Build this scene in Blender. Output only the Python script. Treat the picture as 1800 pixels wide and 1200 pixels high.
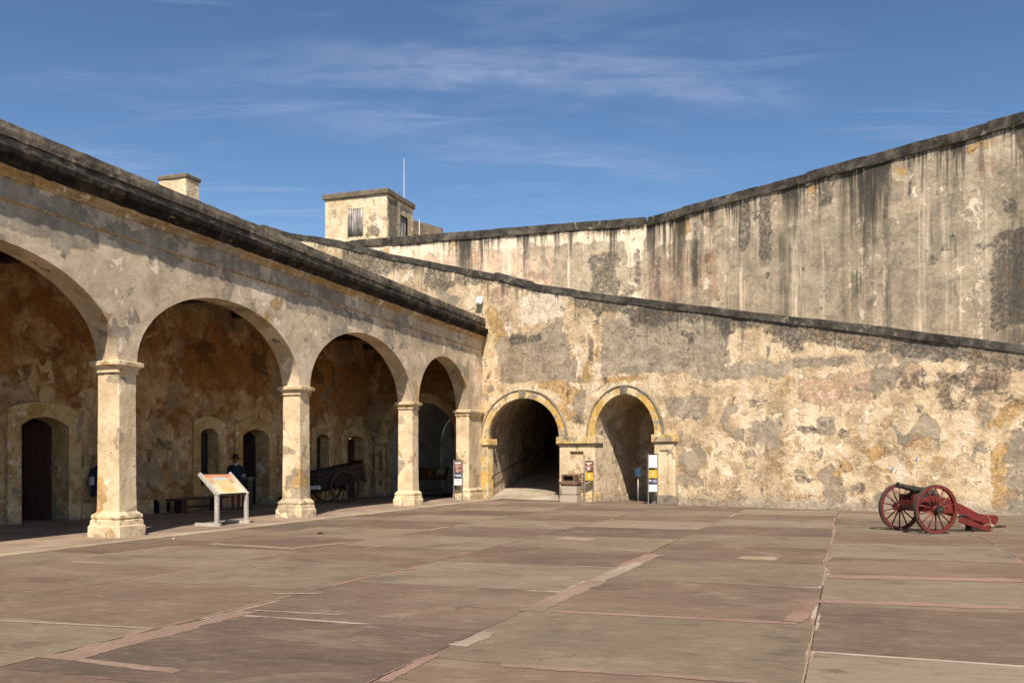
import bpy, bmesh, math, random
import numpy as np
from mathutils import Vector, Matrix, noise as mnoise
from mathutils.geometry import delaunay_2d_cdt

random.seed(7)
scene = bpy.context.scene
for o in list(bpy.data.objects):
    bpy.data.objects.remove(o)
col = scene.collection
R = math.radians

# ------------------------------------------------------------------ camera
cam_d = bpy.data.cameras.new('camera')
cam = bpy.data.objects.new('camera', cam_d)
col.objects.link(cam)
cam.location = (0, 0, 1.6)
cam.rotation_euler = (R(90), 0, 0)
cam_d.sensor_width = 36
cam_d.lens = 32.0
cam_d.shift_y = 210 / 1800
cam_d.clip_start = 0.1
cam_d.clip_end = 3000
scene.camera = cam

# ------------------------------------------------------------------ light
LIGHT_DIR = Vector((0.0, 0.87, -1.0)).normalized()
SUN_ELEV = math.asin(-LIGHT_DIR.z)
sun_d = bpy.data.lights.new('sun', 'SUN')
sun_d.energy = 5.0
sun_d.angle = R(0.53)
sun_d.color = (1.0, 0.885, 0.745)
sun = bpy.data.objects.new('sun', sun_d)
col.objects.link(sun)
sun.rotation_euler = LIGHT_DIR.to_track_quat('-Z', 'Y').to_euler()
sun.location = (0, -20, 40)

scene.view_settings.view_transform = 'Standard'
scene.view_settings.look = 'None'
scene.view_settings.exposure = 0.58
scene.view_settings.gamma = 1.0
scene.view_settings.use_curve_mapping = False
scene.cycles.max_bounces = 5
scene.cycles.diffuse_bounces = 4
scene.cycles.glossy_bounces = 1
scene.cycles.transmission_bounces = 0
scene.cycles.use_adaptive_sampling = True
scene.cycles.adaptive_threshold = 0.02


class NT:
    """small helper round a node tree"""
    def __init__(s, tree):
        s.t = tree
        s.n = tree.nodes
        s.l = tree.links

    def new(s, typ, **kw):
        n = s.n.new(typ)
        for k, v in kw.items():
            setattr(n, k, v)
        return n

    def put(s, sock, v):
        if v is None:
            return
        if hasattr(v, 'is_output'):
            s.l.new(v, sock)
        else:
            if isinstance(v, (tuple, list)) and len(v) == 3 and sock.type == 'RGBA':
                v = (*v, 1)
            sock.default_value = v

    def math(s, op, a, b=None, c=None, clamp=False):
        n = s.new('ShaderNodeMath', operation=op, use_clamp=clamp)
        s.put(n.inputs[0], a)
        s.put(n.inputs[1], b)
        s.put(n.inputs[2], c)
        return n.outputs[0]

    def vmath(s, op, a, b=None, scale=None):
        n = s.new('ShaderNodeVectorMath', operation=op)
        s.put(n.inputs[0], a)
        s.put(n.inputs[1], b)
        if scale is not None:
            s.put(n.inputs['Scale'], scale)
        return n.outputs[0]

    def noise(s, vec, scale, detail=5, rough=0.6, dist=0.0, color=False):
        n = s.new('ShaderNodeTexNoise')
        s.put(n.inputs['Vector'], vec)
        n.inputs['Scale'].default_value = scale
        n.inputs['Detail'].default_value = detail
        n.inputs['Roughness'].default_value = rough
        n.inputs['Distortion'].default_value = dist
        return n.outputs['Color' if color else 'Fac']

    def thr(s, x, lo, hi):
        n = s.new('ShaderNodeMapRange', interpolation_type='SMOOTHSTEP')
        s.put(n.inputs['Value'], x)
        s.put(n.inputs['From Min'], lo)
        s.put(n.inputs['From Max'], hi)
        return n.outputs['Result']

    def mix(s, f, a, b, blend='MIX'):
        n = s.new('ShaderNodeMix', data_type='RGBA', blend_type=blend)
        s.put(n.inputs['Factor'], f)
        s.put(n.inputs['A'] if False else n.inputs[6], a)
        s.put(n.inputs[7], b)
        return n.outputs[2]

    def ramp(s, f, stops, interp='LINEAR'):
        n = s.new('ShaderNodeValToRGB')
        n.color_ramp.interpolation = interp
        el = n.color_ramp.elements
        while len(el) < len(stops):
            el.new(0.5)
        for e, (p, c) in zip(el, stops):
            e.position = p
            e.color = (*c, 1)
        s.put(n.inputs[0], f)
        return n.outputs[0]

    def attr(s, name):
        return s.new('ShaderNodeAttribute', attribute_name=name).outputs['Fac']

    def scaled(s, vec, sc):
        return s.vmath('MULTIPLY', vec, sc)

    def sep(s, vec):
        n = s.new('ShaderNodeSeparateXYZ')
        s.put(n.inputs[0], vec)
        return n.outputs


# ------------------------------------------------------------------ sky
world = bpy.data.worlds.new('World')
scene.world = world
world.use_nodes = True
w = NT(world.node_tree)
w.n.clear()
sky = w.new('ShaderNodeTexSky', sky_type='NISHITA', sun_disc=False)
sky.sun_elevation = SUN_ELEV
sky.sun_rotation = math.pi
sky.altitude = 0
sky.air_density = 1.0
sky.dust_density = 0.35
sky.ozone_density = 3.0
dirv = w.new('ShaderNodeTexCoord').outputs['Generated']
dx, dy, dz = w.sep(dirv)
zc = w.math('MAXIMUM', dz, 0.03)
px = w.math('DIVIDE', dx, zc)
py = w.math('DIVIDE', dy, zc)
cmb = w.new('ShaderNodeCombineXYZ')
w.put(cmb.inputs[0], px)
w.put(cmb.inputs[1], py)
pv = cmb.outputs[0]
# thin cirrus: wisps drawn out along one direction, two denser bands
wisp = w.noise(w.scaled(pv, (0.9, 3.2, 1)), 1.6, 9, 0.62, 0.9)
fine = w.noise(w.scaled(pv, (2.6, 5.0, 1)), 2.2, 7, 0.62, 0.6)
big = w.noise(pv, 0.75, 3, 0.5)
wob = w.math('MULTIPLY', w.math('SUBTRACT', w.noise(pv, 2.6, 5, 0.6), 0.5), 0.22)
q = w.math('ADD', px, 0.3)
c1 = w.math('ADD', 2.30, w.math('MULTIPLY', w.math('MULTIPLY', q, q), 0.20))
d1s = w.math('ABSOLUTE', w.math('ADD', w.math('SUBTRACT', py, c1), wob))
b1 = w.math('MULTIPLY', w.thr(d1s, 0.20, 0.0),
            w.math('MULTIPLY', w.thr(px, -1.25, -0.2), w.thr(px, 0.95, 0.55)))
c2 = w.math('ADD', 2.90, w.math('MULTIPLY', px, 0.42))
d2s = w.math('ABSOLUTE', w.math('ADD', w.math('SUBTRACT', py, c2), wob))
b2 = w.math('MULTIPLY', w.thr(d2s, 0.26, 0.0),
            w.math('MULTIPLY', w.thr(px, -0.95, -0.4), w.thr(px, 0.95, 0.3)))
band = w.math('ADD', w.math('MULTIPLY', b1, 0.85), w.math('MULTIPLY', b2, 0.5))
band = w.math('MULTIPLY', band, w.thr(w.math('ADD', fine, w.math('MULTIPLY', wisp, 0.5)), 0.40, 1.0))
gen = w.math('MULTIPLY', w.thr(w.math('ADD', wisp, w.math('MULTIPLY', w.math('SUBTRACT', big, 0.5), 0.8)), 0.46, 0.95), 0.30)
cm = w.math('MINIMUM', w.math('ADD', w.math('MULTIPLY', band, 0.30), gen), 0.6)
hs = w.new('ShaderNodeHueSaturation')
hs.inputs['Saturation'].default_value = 0.98
hs.inputs['Hue'].default_value = 0.496
skn = w.vmath('SCALE', sky.outputs[0], scale=1 / 6.0)
gm = w.new('ShaderNodeGamma')
gm.inputs['Gamma'].default_value = 1.32
w.put(gm.inputs['Color'], skn)
w.put(hs.inputs['Color'], w.vmath('SCALE', gm.outputs[0], scale=6.0))
skc = w.mix(cm, hs.outputs[0], (5.0, 5.3, 6.8))
bg = w.new('ShaderNodeBackground')
w.put(bg.inputs['Color'], skc)
bg.inputs['Strength'].default_value = 0.086
out = w.new('ShaderNodeOutputWorld')
w.l.new(bg.outputs[0], out.inputs[0])


# ================================================================== materials
def new_mat(name):
    m = bpy.data.materials.new(name)
    m.use_nodes = True
    t = NT(m.node_tree)
    t.n.clear()
    o = t.new('ShaderNodeOutputMaterial')
    b = t.new('ShaderNodeBsdfPrincipled')
    t.l.new(b.outputs[0], o.inputs[0])
    return m, t, b


def bump(t, b, h, dist, strength=1.0):
    n = t.new('ShaderNodeBump')
    n.inputs['Distance'].default_value = dist
    n.inputs['Strength'].default_value = strength
    t.put(n.inputs['Height'], h)
    t.l.new(n.outputs[0], b.inputs['Normal'])


def objco(t):
    return t.new('ShaderNodeTexCoord').outputs['Object']


def simple(name, c, c2=None, rough=0.6, scale=8, metal=0.0, bumpd=0.0, lo=0.35, hi=0.65):
    m, t, b = new_mat(name)
    P = objco(t)
    n = t.noise(P, scale, 6, 0.65)
    c2 = c2 or tuple(x * 0.75 for x in c)
    t.put(b.inputs['Base Color'], t.mix(t.thr(n, lo, hi), c, c2))
    t.put(b.inputs['Roughness'], t.math('ADD', rough - 0.1, t.math('MULTIPLY', n, 0.2)))
    b.inputs['Metallic'].default_value = metal
    if bumpd:
        bump(t, b, t.noise(P, scale * 3, 6, 0.7), bumpd)
    return m


def plaster(name, base, grey=(0.33, 0.275, 0.195), ochre=(0.43, 0.265, 0.095), pale=(0.70, 0.585, 0.44),
            pink=(0.40, 0.25, 0.17), dark=(0.045, 0.041, 0.036), rgrey=0.60, rochre=0.64, rpale=0.60,
            streak=0.8, streak_len=2.2, mould=0.64, chips=0.62, chiptop=3.0, foot=0.6, scale=1.0, bumpd=0.05,
            allstreak=0.0, flake=0.5, tw=0.085):
    m, t, b = new_mat(name)
    P0 = objco(t)
    P = t.scaled(P0, (scale, scale, scale)) if scale != 1.0 else P0
    X, Y, Z = t.sep(P0)

    def rgb(v):
        n = t.new('ShaderNodeSeparateColor')
        t.put(n.inputs[0], v)
        return n.outputs[0], n.outputs[1], n.outputs[2]

    wcol = t.noise(P, 1.9, 1, 0.6, color=True)
    wv = t.vmath('SCALE', t.vmath('SUBTRACT', wcol, (0.5, 0.5, 0.5)), scale=0.8)
    Pd = t.vmath('ADD', P, wv)
    L1, L2, L3 = rgb(t.noise(Pd, 0.6, 2, 0.6, color=True))
    A1, A2, A3 = rgb(t.noise(Pd, 1.7, 5, 0.66, color=True))
    F1, F2, F3 = rgb(t.noise(P, 7.5, 3, 0.72, color=True))
    n5 = t.noise(P, 34.0, 1, 0.7)
    cen = lambda v, k: t.math('MULTIPLY', t.math('SUBTRACT', v, 0.5), k)
    rg = t.math('ADD', cen(A1, 2.0), cen(F1, 0.45))
    tone = t.math('ADD', t.math('MULTIPLY', L1, 0.5), t.math('MULTIPLY', A2, 0.5))
    c = t.ramp(tone, [(0.5 - tw, base[0]), (0.5, base[1]), (0.5 + tw * 0.95, base[2])])

    def layer(c, attr, colour, src, rnd, var, op):
        ma = t.thr(t.math('ADD', t.math('MULTIPLY', t.attr(attr), 0.75), rg), -0.03, 0.08)
        mr = t.thr(t.math('ADD', src, cen(F2, 0.07)), rnd, rnd + 0.024)
        mk = t.math('MAXIMUM', ma, mr)
        cc = t.mix(t.thr(A3, 0.34, 0.66), tuple(x * (1 - var) for x in colour), tuple(min(1, x * (1 + var)) for x in colour))
        # worn through in places
        op_ = t.math('MULTIPLY', mk, t.math('MULTIPLY', t.math('ADD', 0.70, t.math('MULTIPLY', t.thr(F3, 0.36, 0.50), 0.30)), op))
        c = t.mix(op_, c, cc)
        # dark rim in the colour along the coat's broken edge: painted depth and dirt
        eg_ = t.math('MULTIPLY', t.math('MULTIPLY', mk, t.math('SUBTRACT', 1.0, mk)), 1.7)
        return t.mix(eg_, c, (0.13, 0.10, 0.07)), mk

    c, m_pale = layer(c, 'pale', pale, A3, rpale, 0.14, 0.95)
    c, m_ochre = layer(c, 'ochre', ochre, L2, rochre, 0.22, 0.88)
    c, m_pink = layer(c, 'pink', pink, A2, 0.69, 0.30, 0.62)
    c, m_grey = layer(c, 'grey', grey, L3, rgrey, 0.28, 0.93)
    # small flakes and pits
    smooth_ = t.math('SUBTRACT', 1.0, t.math('MULTIPLY', m_grey, 0.85))
    c = t.mix(t.math('MULTIPLY', t.math('MULTIPLY', t.thr(F2, 0.56, 0.64), flake), smooth_), c, tuple(min(1, x * 1.12) for x in pale))
    c = t.mix(t.math('MULTIPLY', t.thr(t.math('ADD', F3, cen(A1, 0.4)), 0.60, 0.70), t.math('MULTIPLY', smooth_, flake * 1.1)), c, tuple(x * 0.42 for x in grey))
    # chips where the render has come away from the masonry
    nc = t.noise(t.vmath('ADD', Pd, (5, 9, 2)), 2.3, 4, 0.74)
    low = t.thr(Z, chiptop, chiptop * 0.45)
    chip = t.math('MULTIPLY', t.thr(nc, chips, chips + 0.02), t.math('ADD', 0.25, t.math('MULTIPLY', low, 0.75)))
    c = t.mix(t.math('MULTIPLY', chip, 0.75), c, t.mix(F1, (0.30, 0.165, 0.075), (0.50, 0.32, 0.165)))
    # hairline cracks
    vor = t.new('ShaderNodeTexVoronoi', feature='DISTANCE_TO_EDGE')
    t.put(vor.inputs['Vector'], t.vmath('ADD', P, t.vmath('SCALE', wv, scale=0.7)))
    vor.inputs['Scale'].default_value = 0.7
    crack = t.math('MULTIPLY', t.thr(vor.outputs['Distance'], 0.010, 0.0), t.thr(A1, 0.53, 0.60))
    c = t.mix(t.math('MULTIPLY', crack, 0.55), c, (0.10, 0.08, 0.06))
    # water streaks running down from the top
    if streak or allstreak:
        S1, S2, S3 = rgb(t.noise(t.scaled(P0, (1.1, 1.1, 0.045)), 1.0, 5, 0.68, color=True))
        T1, T2, T3 = rgb(t.noise(t.scaled(P0, (8.0, 8.0, 0.22)), 1.0, 2, 0.65, color=True))
    if allstreak:
        brk = t.math('ADD', 0.35, t.math('MULTIPLY', t.thr(L2, 0.38, 0.60), 0.65))
        sa = t.math('MULTIPLY', t.math('MULTIPLY', t.thr(t.math('ADD', S1, cen(T1, 0.3)), 0.46, 0.66), allstreak), brk)
        c = t.mix(sa, c, tuple(x * 0.40 for x in grey))
        sa2 = t.math('MULTIPLY', t.math('MULTIPLY', t.thr(t.math('ADD', S2, cen(T2, 0.4)), 0.52, 0.70), allstreak * 0.9), brk)
        c = t.mix(sa2, c, tuple(x * 1.05 for x in pale))
    if streak:
        drop = t.attr('drop')
        ln = t.math('MULTIPLY', t.math('ADD', 0.05, t.thr(S3, 0.42, 0.74)), streak_len * 1.9)
        fall = t.math('SUBTRACT', 1.0, t.math('DIVIDE', drop, ln), clamp=True)
        sm = t.thr(t.math('ADD', t.math('ADD', t.math('MULTIPLY', S1, 0.6), t.math('MULTIPLY', T2, 0.4)), t.math('MULTIPLY', fall, 0.15)), 0.54, 0.66)
        sm = t.math('MULTIPLY', t.math('MULTIPLY', sm, t.math('POWER', fall, 0.7)), streak)
        c = t.mix(sm, c, dark)
    # black mould
    mm = t.thr(t.math('ADD', t.math('MULTIPLY', t.attr('dark'), 0.8), rg), -0.05, 0.20)
    mr = t.thr(t.math('ADD', A1, cen(L1, 0.5)), mould, mould + 0.08)
    mold = t.math('MULTIPLY', t.math('MAXIMUM', mm, mr), t.math('ADD', 0.48, t.math('MULTIPLY', t.thr(t.math('ADD', F3, cen(n5, 0.5)), 0.38, 0.60), 0.52)))
    c = t.mix(t.math('MULTIPLY', mold, 0.86), c, tuple(x * 1.5 for x in dark))
    # splash dirt at the foot
    if foot:
        ft = t.math('MULTIPLY', t.thr(t.math('ADD', Z, t.math('MULTIPLY', rg, 0.6)), foot, 0.0), 0.7)
        c = t.mix(ft, c, t.mix(F2, (0.10, 0.09, 0.075), (0.40, 0.36, 0.29)))
    # fine grain
    gr = t.math('ADD', 0.66, t.math('MULTIPLY', t.math('ADD', t.math('MULTIPLY', F1, 0.6), t.math('MULTIPLY', n5, 0.4)), 0.68))
    gv = t.new('ShaderNodeCombineXYZ')
    for i in range(3):
        t.put(gv.inputs[i], gr)
    c = t.mix(1.0, c, gv.outputs[0], 'MULTIPLY')
    t.put(b.inputs['Base Color'], c)
    b.inputs['Roughness'].default_value = 0.93
    b.inputs['Specular IOR Level'].default_value = 0.2
    hb = t.noise(P, 3.2, 6, 0.70)
    h = t.math('SUBTRACT', t.math('MULTIPLY', hb, 1.1), t.math('MULTIPLY', t.thr(nc, chips, chips + 0.02), 0.6))
    bump(t, b, h, bumpd)
    return m


CREAM = ((0.36, 0.265, 0.16), (0.57, 0.435, 0.265), (0.74, 0.60, 0.41))
M = {}
M['ramp'] = plaster('ramp_wall_plaster', CREAM, streak=0.9, streak_len=1.5, chips=0.585, chiptop=3.8, bumpd=0.06, flake=0.45,
                    grey=(0.30, 0.25, 0.185), rgrey=0.60, rochre=0.65, mould=0.61, allstreak=0.25, tw=0.10)
M['rampart'] = plaster('rampart_plaster', ((0.29, 0.235, 0.165), (0.42, 0.345, 0.24), (0.57, 0.475, 0.34)), streak=1.0, streak_len=3.2,
                       chips=0.64, chiptop=20, foot=0, rgrey=0.58, mould=0.62, allstreak=1.0, bumpd=0.035, flake=0.25, tw=0.13)
M['facade'] = plaster('arcade_plaster', ((0.36, 0.285, 0.19), (0.52, 0.42, 0.29), (0.68, 0.565, 0.41)), grey=(0.31, 0.27, 0.205), streak=0.4, streak_len=0.9,
                      chips=0.66, chiptop=20, foot=0, rgrey=0.60, rochre=0.64, mould=0.67, bumpd=0.015, flake=0.18, tw=0.12)
M['column'] = plaster('column_plaster', ((0.45, 0.345, 0.21), (0.61, 0.485, 0.31), (0.73, 0.61, 0.43)), streak=0, chips=0.645,
                      chiptop=8, foot=0.10, rgrey=0.62, rochre=0.62, mould=0.68, scale=1.3, bumpd=0.016, flake=0.18, tw=0.13)
M['trim'] = plaster('yellow_limewash', ((0.50, 0.35, 0.13), (0.58, 0.43, 0.20), (0.64, 0.53, 0.33)), ochre=(0.56, 0.34, 0.07), streak=0, chips=0.66, chiptop=8,
                    foot=0.25, rgrey=0.56, rochre=0.51, rpale=0.58, mould=0.63, scale=2.2, bumpd=0.02)
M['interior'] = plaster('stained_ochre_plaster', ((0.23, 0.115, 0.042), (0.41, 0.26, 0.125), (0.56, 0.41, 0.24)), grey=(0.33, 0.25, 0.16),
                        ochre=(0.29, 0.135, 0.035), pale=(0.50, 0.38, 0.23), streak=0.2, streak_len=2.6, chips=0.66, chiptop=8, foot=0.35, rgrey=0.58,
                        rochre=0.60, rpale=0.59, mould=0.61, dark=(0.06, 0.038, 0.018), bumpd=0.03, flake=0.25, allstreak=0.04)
M['surround'] = plaster('door_surround_plaster', ((0.40, 0.265, 0.11), (0.52, 0.375, 0.185), (0.60, 0.46, 0.26)), streak=0, chips=0.69,
                        foot=0.2, rgrey=0.62, rochre=0.57, mould=0.68, scale=1.5, bumpd=0.02, flake=0.25)
M['tunnel'] = plaster('tunnel_plaster', ((0.27, 0.21, 0.15), (0.40, 0.31, 0.22), (0.54, 0.44, 0.32)), streak=0.0, chips=0.70, foot=0.3,
                      rgrey=0.60, rochre=0.70, mould=0.64, allstreak=0.6, bumpd=0.03)
M['niche'] = plaster('niche_plaster', ((0.33, 0.25, 0.155), (0.47, 0.365, 0.23), (0.60, 0.485, 0.33)), streak=0.0, chips=0.62, chiptop=3.5, foot=0.4,
                     rgrey=0.58, rochre=0.70, mould=0.66, bumpd=0.06)
M['house'] = plaster('guardhouse_plaster', ((0.50, 0.385, 0.235), (0.62, 0.50, 0.32), (0.70, 0.59, 0.41)), streak=0.5, streak_len=0.6, chips=0.66,
                     chiptop=30, foot=0, rgrey=0.62, mould=0.64, bumpd=0.04, scale=1.3)
M['white'] = plaster('white_limewash', ((0.52, 0.51, 0.48), (0.62, 0.60, 0.57), (0.68, 0.66, 0.63)), grey=(0.4, 0.39, 0.36), ochre=(0.5, 0.47, 0.4),
                     streak=0, chips=0.72, foot=0.3, rgrey=0.66, rochre=0.75, mould=0.66, bumpd=0.01, flake=0.15)


def stone(name, c0, c1, c2, lich=(0.33, 0.30, 0.23), lth=0.60, bumpd=0.03, scale=1.0):
    m, t, b = new_mat(name)
    P = t.scaled(objco(t), (scale,) * 3)
    n1 = t.noise(P, 1.1, 6, 0.65, 0.4)
    n2 = t.noise(P, 5.5, 8, 0.72)
    n3 = t.noise(P, 24, 4, 0.7)
    c = t.ramp(t.math('ADD', t.math('MULTIPLY', n1, 0.6), t.math('MULTIPLY', n2, 0.4)), [(0.40, c0), (0.5, c1), (0.61, c2)])
    lm = t.thr(t.noise(t.vmath('ADD', P, (9, 3, 5)), 2.2, 9, 0.72, 0.5), lth, lth + 0.04)
    c = t.mix(t.math('MULTIPLY', lm, 0.8), c, lich)
    dk = t.thr(t.noise(t.vmath('ADD', P, (1, 33, 5)), 4.0, 8, 0.7), 0.56, 0.66)
    c = t.mix(t.math('MULTIPLY', dk, 0.6), c, tuple(x * 0.5 for x in c0))
    t.put(b.inputs['Base Color'], c)
    b.inputs['Roughness'].default_value = 0.95
    b.inputs['Specular IOR Level'].default_value = 0.15
    bump(t, b, t.math('ADD', t.math('MULTIPLY', n2, 0.6), t.math('MULTIPLY', n3, 0.3)), bumpd)
    return m


M['coping'] = stone('weathered_coping', (0.028, 0.025, 0.021), (0.065, 0.058, 0.047), (0.14, 0.125, 0.098), lich=(0.24, 0.21, 0.155), lth=0.60, bumpd=0.05)
M['cornice'] = stone('blackened_cornice', (0.010, 0.009, 0.008), (0.022, 0.019, 0.016), (0.075, 0.062, 0.046), lich=(0.33, 0.26, 0.17), lth=0.625, bumpd=0.06)
M['parapet'] = stone('parapet_render', (0.055, 0.048, 0.038), (0.135, 0.115, 0.086), (0.27, 0.225, 0.16), lich=(0.42, 0.34, 0.23), lth=0.585, bumpd=0.04)
M['keystone'] = stone('grey_keystone', (0.13, 0.115, 0.09), (0.22, 0.19, 0.145), (0.33, 0.28, 0.2), lich=(0.42, 0.32, 0.18), lth=0.58)
M['slab_brown'] = stone('roof_slab_stone', (0.09, 0.075, 0.055), (0.15, 0.12, 0.085), (0.21, 0.17, 0.12), lich=(0.2, 0.11, 0.06), lth=0.60)
M['bed'] = plaster('ochre_bed_mould', ((0.30, 0.19, 0.08), (0.42, 0.29, 0.145), (0.5, 0.38, 0.22)), streak=0, chips=0.64, chiptop=20, foot=0,
                   rgrey=0.60, rochre=0.54, mould=0.62, bumpd=0.02)
M['rail'] = simple('dark_iron', (0.035, 0.032, 0.03), rough=0.5, metal=0.6)
def painted(name, c, c2, rough=0.5):
    m, t, b = new_mat(name)
    P = objco(t)
    n1 = t.noise(P, 2.5, 5, 0.6)
    n2 = t.noise(P, 22, 6, 0.75)
    cc = t.mix(t.thr(n1, 0.38, 0.62), c, c2)
    cc = t.mix(t.math('MULTIPLY', t.thr(t.math('ADD', n2, t.math('MULTIPLY', t.math('SUBTRACT', n1, 0.5), 0.5)), 0.60, 0.66), 0.8), cc, (0.10, 0.062, 0.042))
    cc = t.mix(t.math('MULTIPLY', t.thr(t.noise(P, 6, 6, 0.7), 0.54, 0.70), 0.45), cc, tuple(min(1, x * 1.4 + .03) for x in c))
    t.put(b.inputs['Base Color'], cc)
    t.put(b.inputs['Roughness'], t.math('ADD', rough - 0.12, t.math('MULTIPLY', n2, 0.3)))
    bump(t, b, n2, 0.004)
    return m


M['redpaint'] = painted('dull_red_paint', (0.140, 0.011, 0.007), (0.090, 0.008, 0.005), rough=0.58)
M['redspoke'] = painted('faded_red_paint', (0.160, 0.021, 0.015), (0.11, 0.015, 0.011), rough=0.5)
M['iron'] = simple('blackened_gun_iron', (0.028, 0.025, 0.021), (0.055, 0.045, 0.033), rough=0.55, scale=10, metal=0.3, bumpd=0.002)
M['tyre'] = simple('weathered_iron_tyre', (0.085, 0.068, 0.05), (0.055, 0.045, 0.035), rough=0.7, scale=14, metal=0.2)
M['black'] = simple('black_paint_and_dark', (0.012, 0.011, 0.010), (0.02, 0.018, 0.016), rough=0.6)
M['rope'] = simple('tan_rope', (0.42, 0.32, 0.18), (0.30, 0.22, 0.12), rough=0.9, scale=40)
M['brass'] = simple('worn_brass', (0.28, 0.17, 0.07), rough=0.4, metal=0.7)
M['wood_dark'] = simple('dark_aged_wood', (0.024, 0.013, 0.008), (0.045, 0.023, 0.013), rough=0.8, scale=5, bumpd=0.003)
M['wood_red'] = simple('red_brown_wood', (0.075, 0.026, 0.012), (0.05, 0.018, 0.009), rough=0.75, scale=5, bumpd=0.002)
M['wood_wheel'] = simple('brown_wheel_wood', (0.07, 0.032, 0.016), (0.045, 0.022, 0.012), rough=0.75, scale=6)
M['beam'] = simple('ceiling_beam_wood', (0.05, 0.03, 0.017), (0.03, 0.018, 0.011), rough=0.85, scale=4)
M['alu'] = simple('weathered_aluminium', (0.50, 0.47, 0.42), (0.36, 0.34, 0.31), rough=0.5, scale=9, metal=0.15, bumpd=0.001)
M['steel'] = simple('grey_sign_post', (0.30, 0.285, 0.26), rough=0.45, metal=0.4)
M['concrete'] = simple('pebble_concrete', (0.45, 0.385, 0.30), (0.30, 0.245, 0.18), rough=0.95, scale=60, bumpd=0.006)
M['lid'] = simple('brown_plastic_lid', (0.17, 0.098, 0.062), rough=0.5, scale=5)
M['white_p'] = simple('white_panel', (0.78, 0.76, 0.73), (0.70, 0.68, 0.65), rough=0.5, scale=5)
M['yellow_p'] = simple('yellow_panel', (0.68, 0.40, 0.022), rough=0.5, scale=5)
M['brown_p'] = simple('brown_sign_panel', (0.20, 0.060, 0.022), rough=0.5, scale=5)
M['blue_p'] = simple('blue_sign_panel', (0.012, 0.050, 0.13), rough=0.5, scale=5)
M['red_ink'] = simple('red_ink', (0.55, 0.10, 0.11), rough=0.6)
M['green'] = simple('dark_green_paint', (0.012, 0.030, 0.020), rough=0.5)
M['ltgreen'] = simple('pale_green_paint', (0.09, 0.12, 0.09), rough=0.6)
M['box_white'] = simple('white_enclosure', (0.72, 0.72, 0.72), (0.64, 0.64, 0.64), rough=0.5)
M['mast'] = simple('white_mast', (0.8, 0.8, 0.8), rough=0.4)
M['tape'] = simple('blue_tape', (0.03, 0.16, 0.55), rough=0.6)
M['cloth'] = simple('white_cloth', (0.55, 0.54, 0.52), rough=0.9)
M['leaf'] = simple('dry_leaf', (0.16, 0.055, 0.02), rough=0.8)
M['earth'] = simple('joint_sand', (0.08, 0.062, 0.046), (0.16, 0.12, 0.09), rough=1, scale=3)
M['moss'] = simple('moss', (0.10, 0.10, 0.02), (0.05, 0.06, 0.015), rough=1, scale=30)


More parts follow.
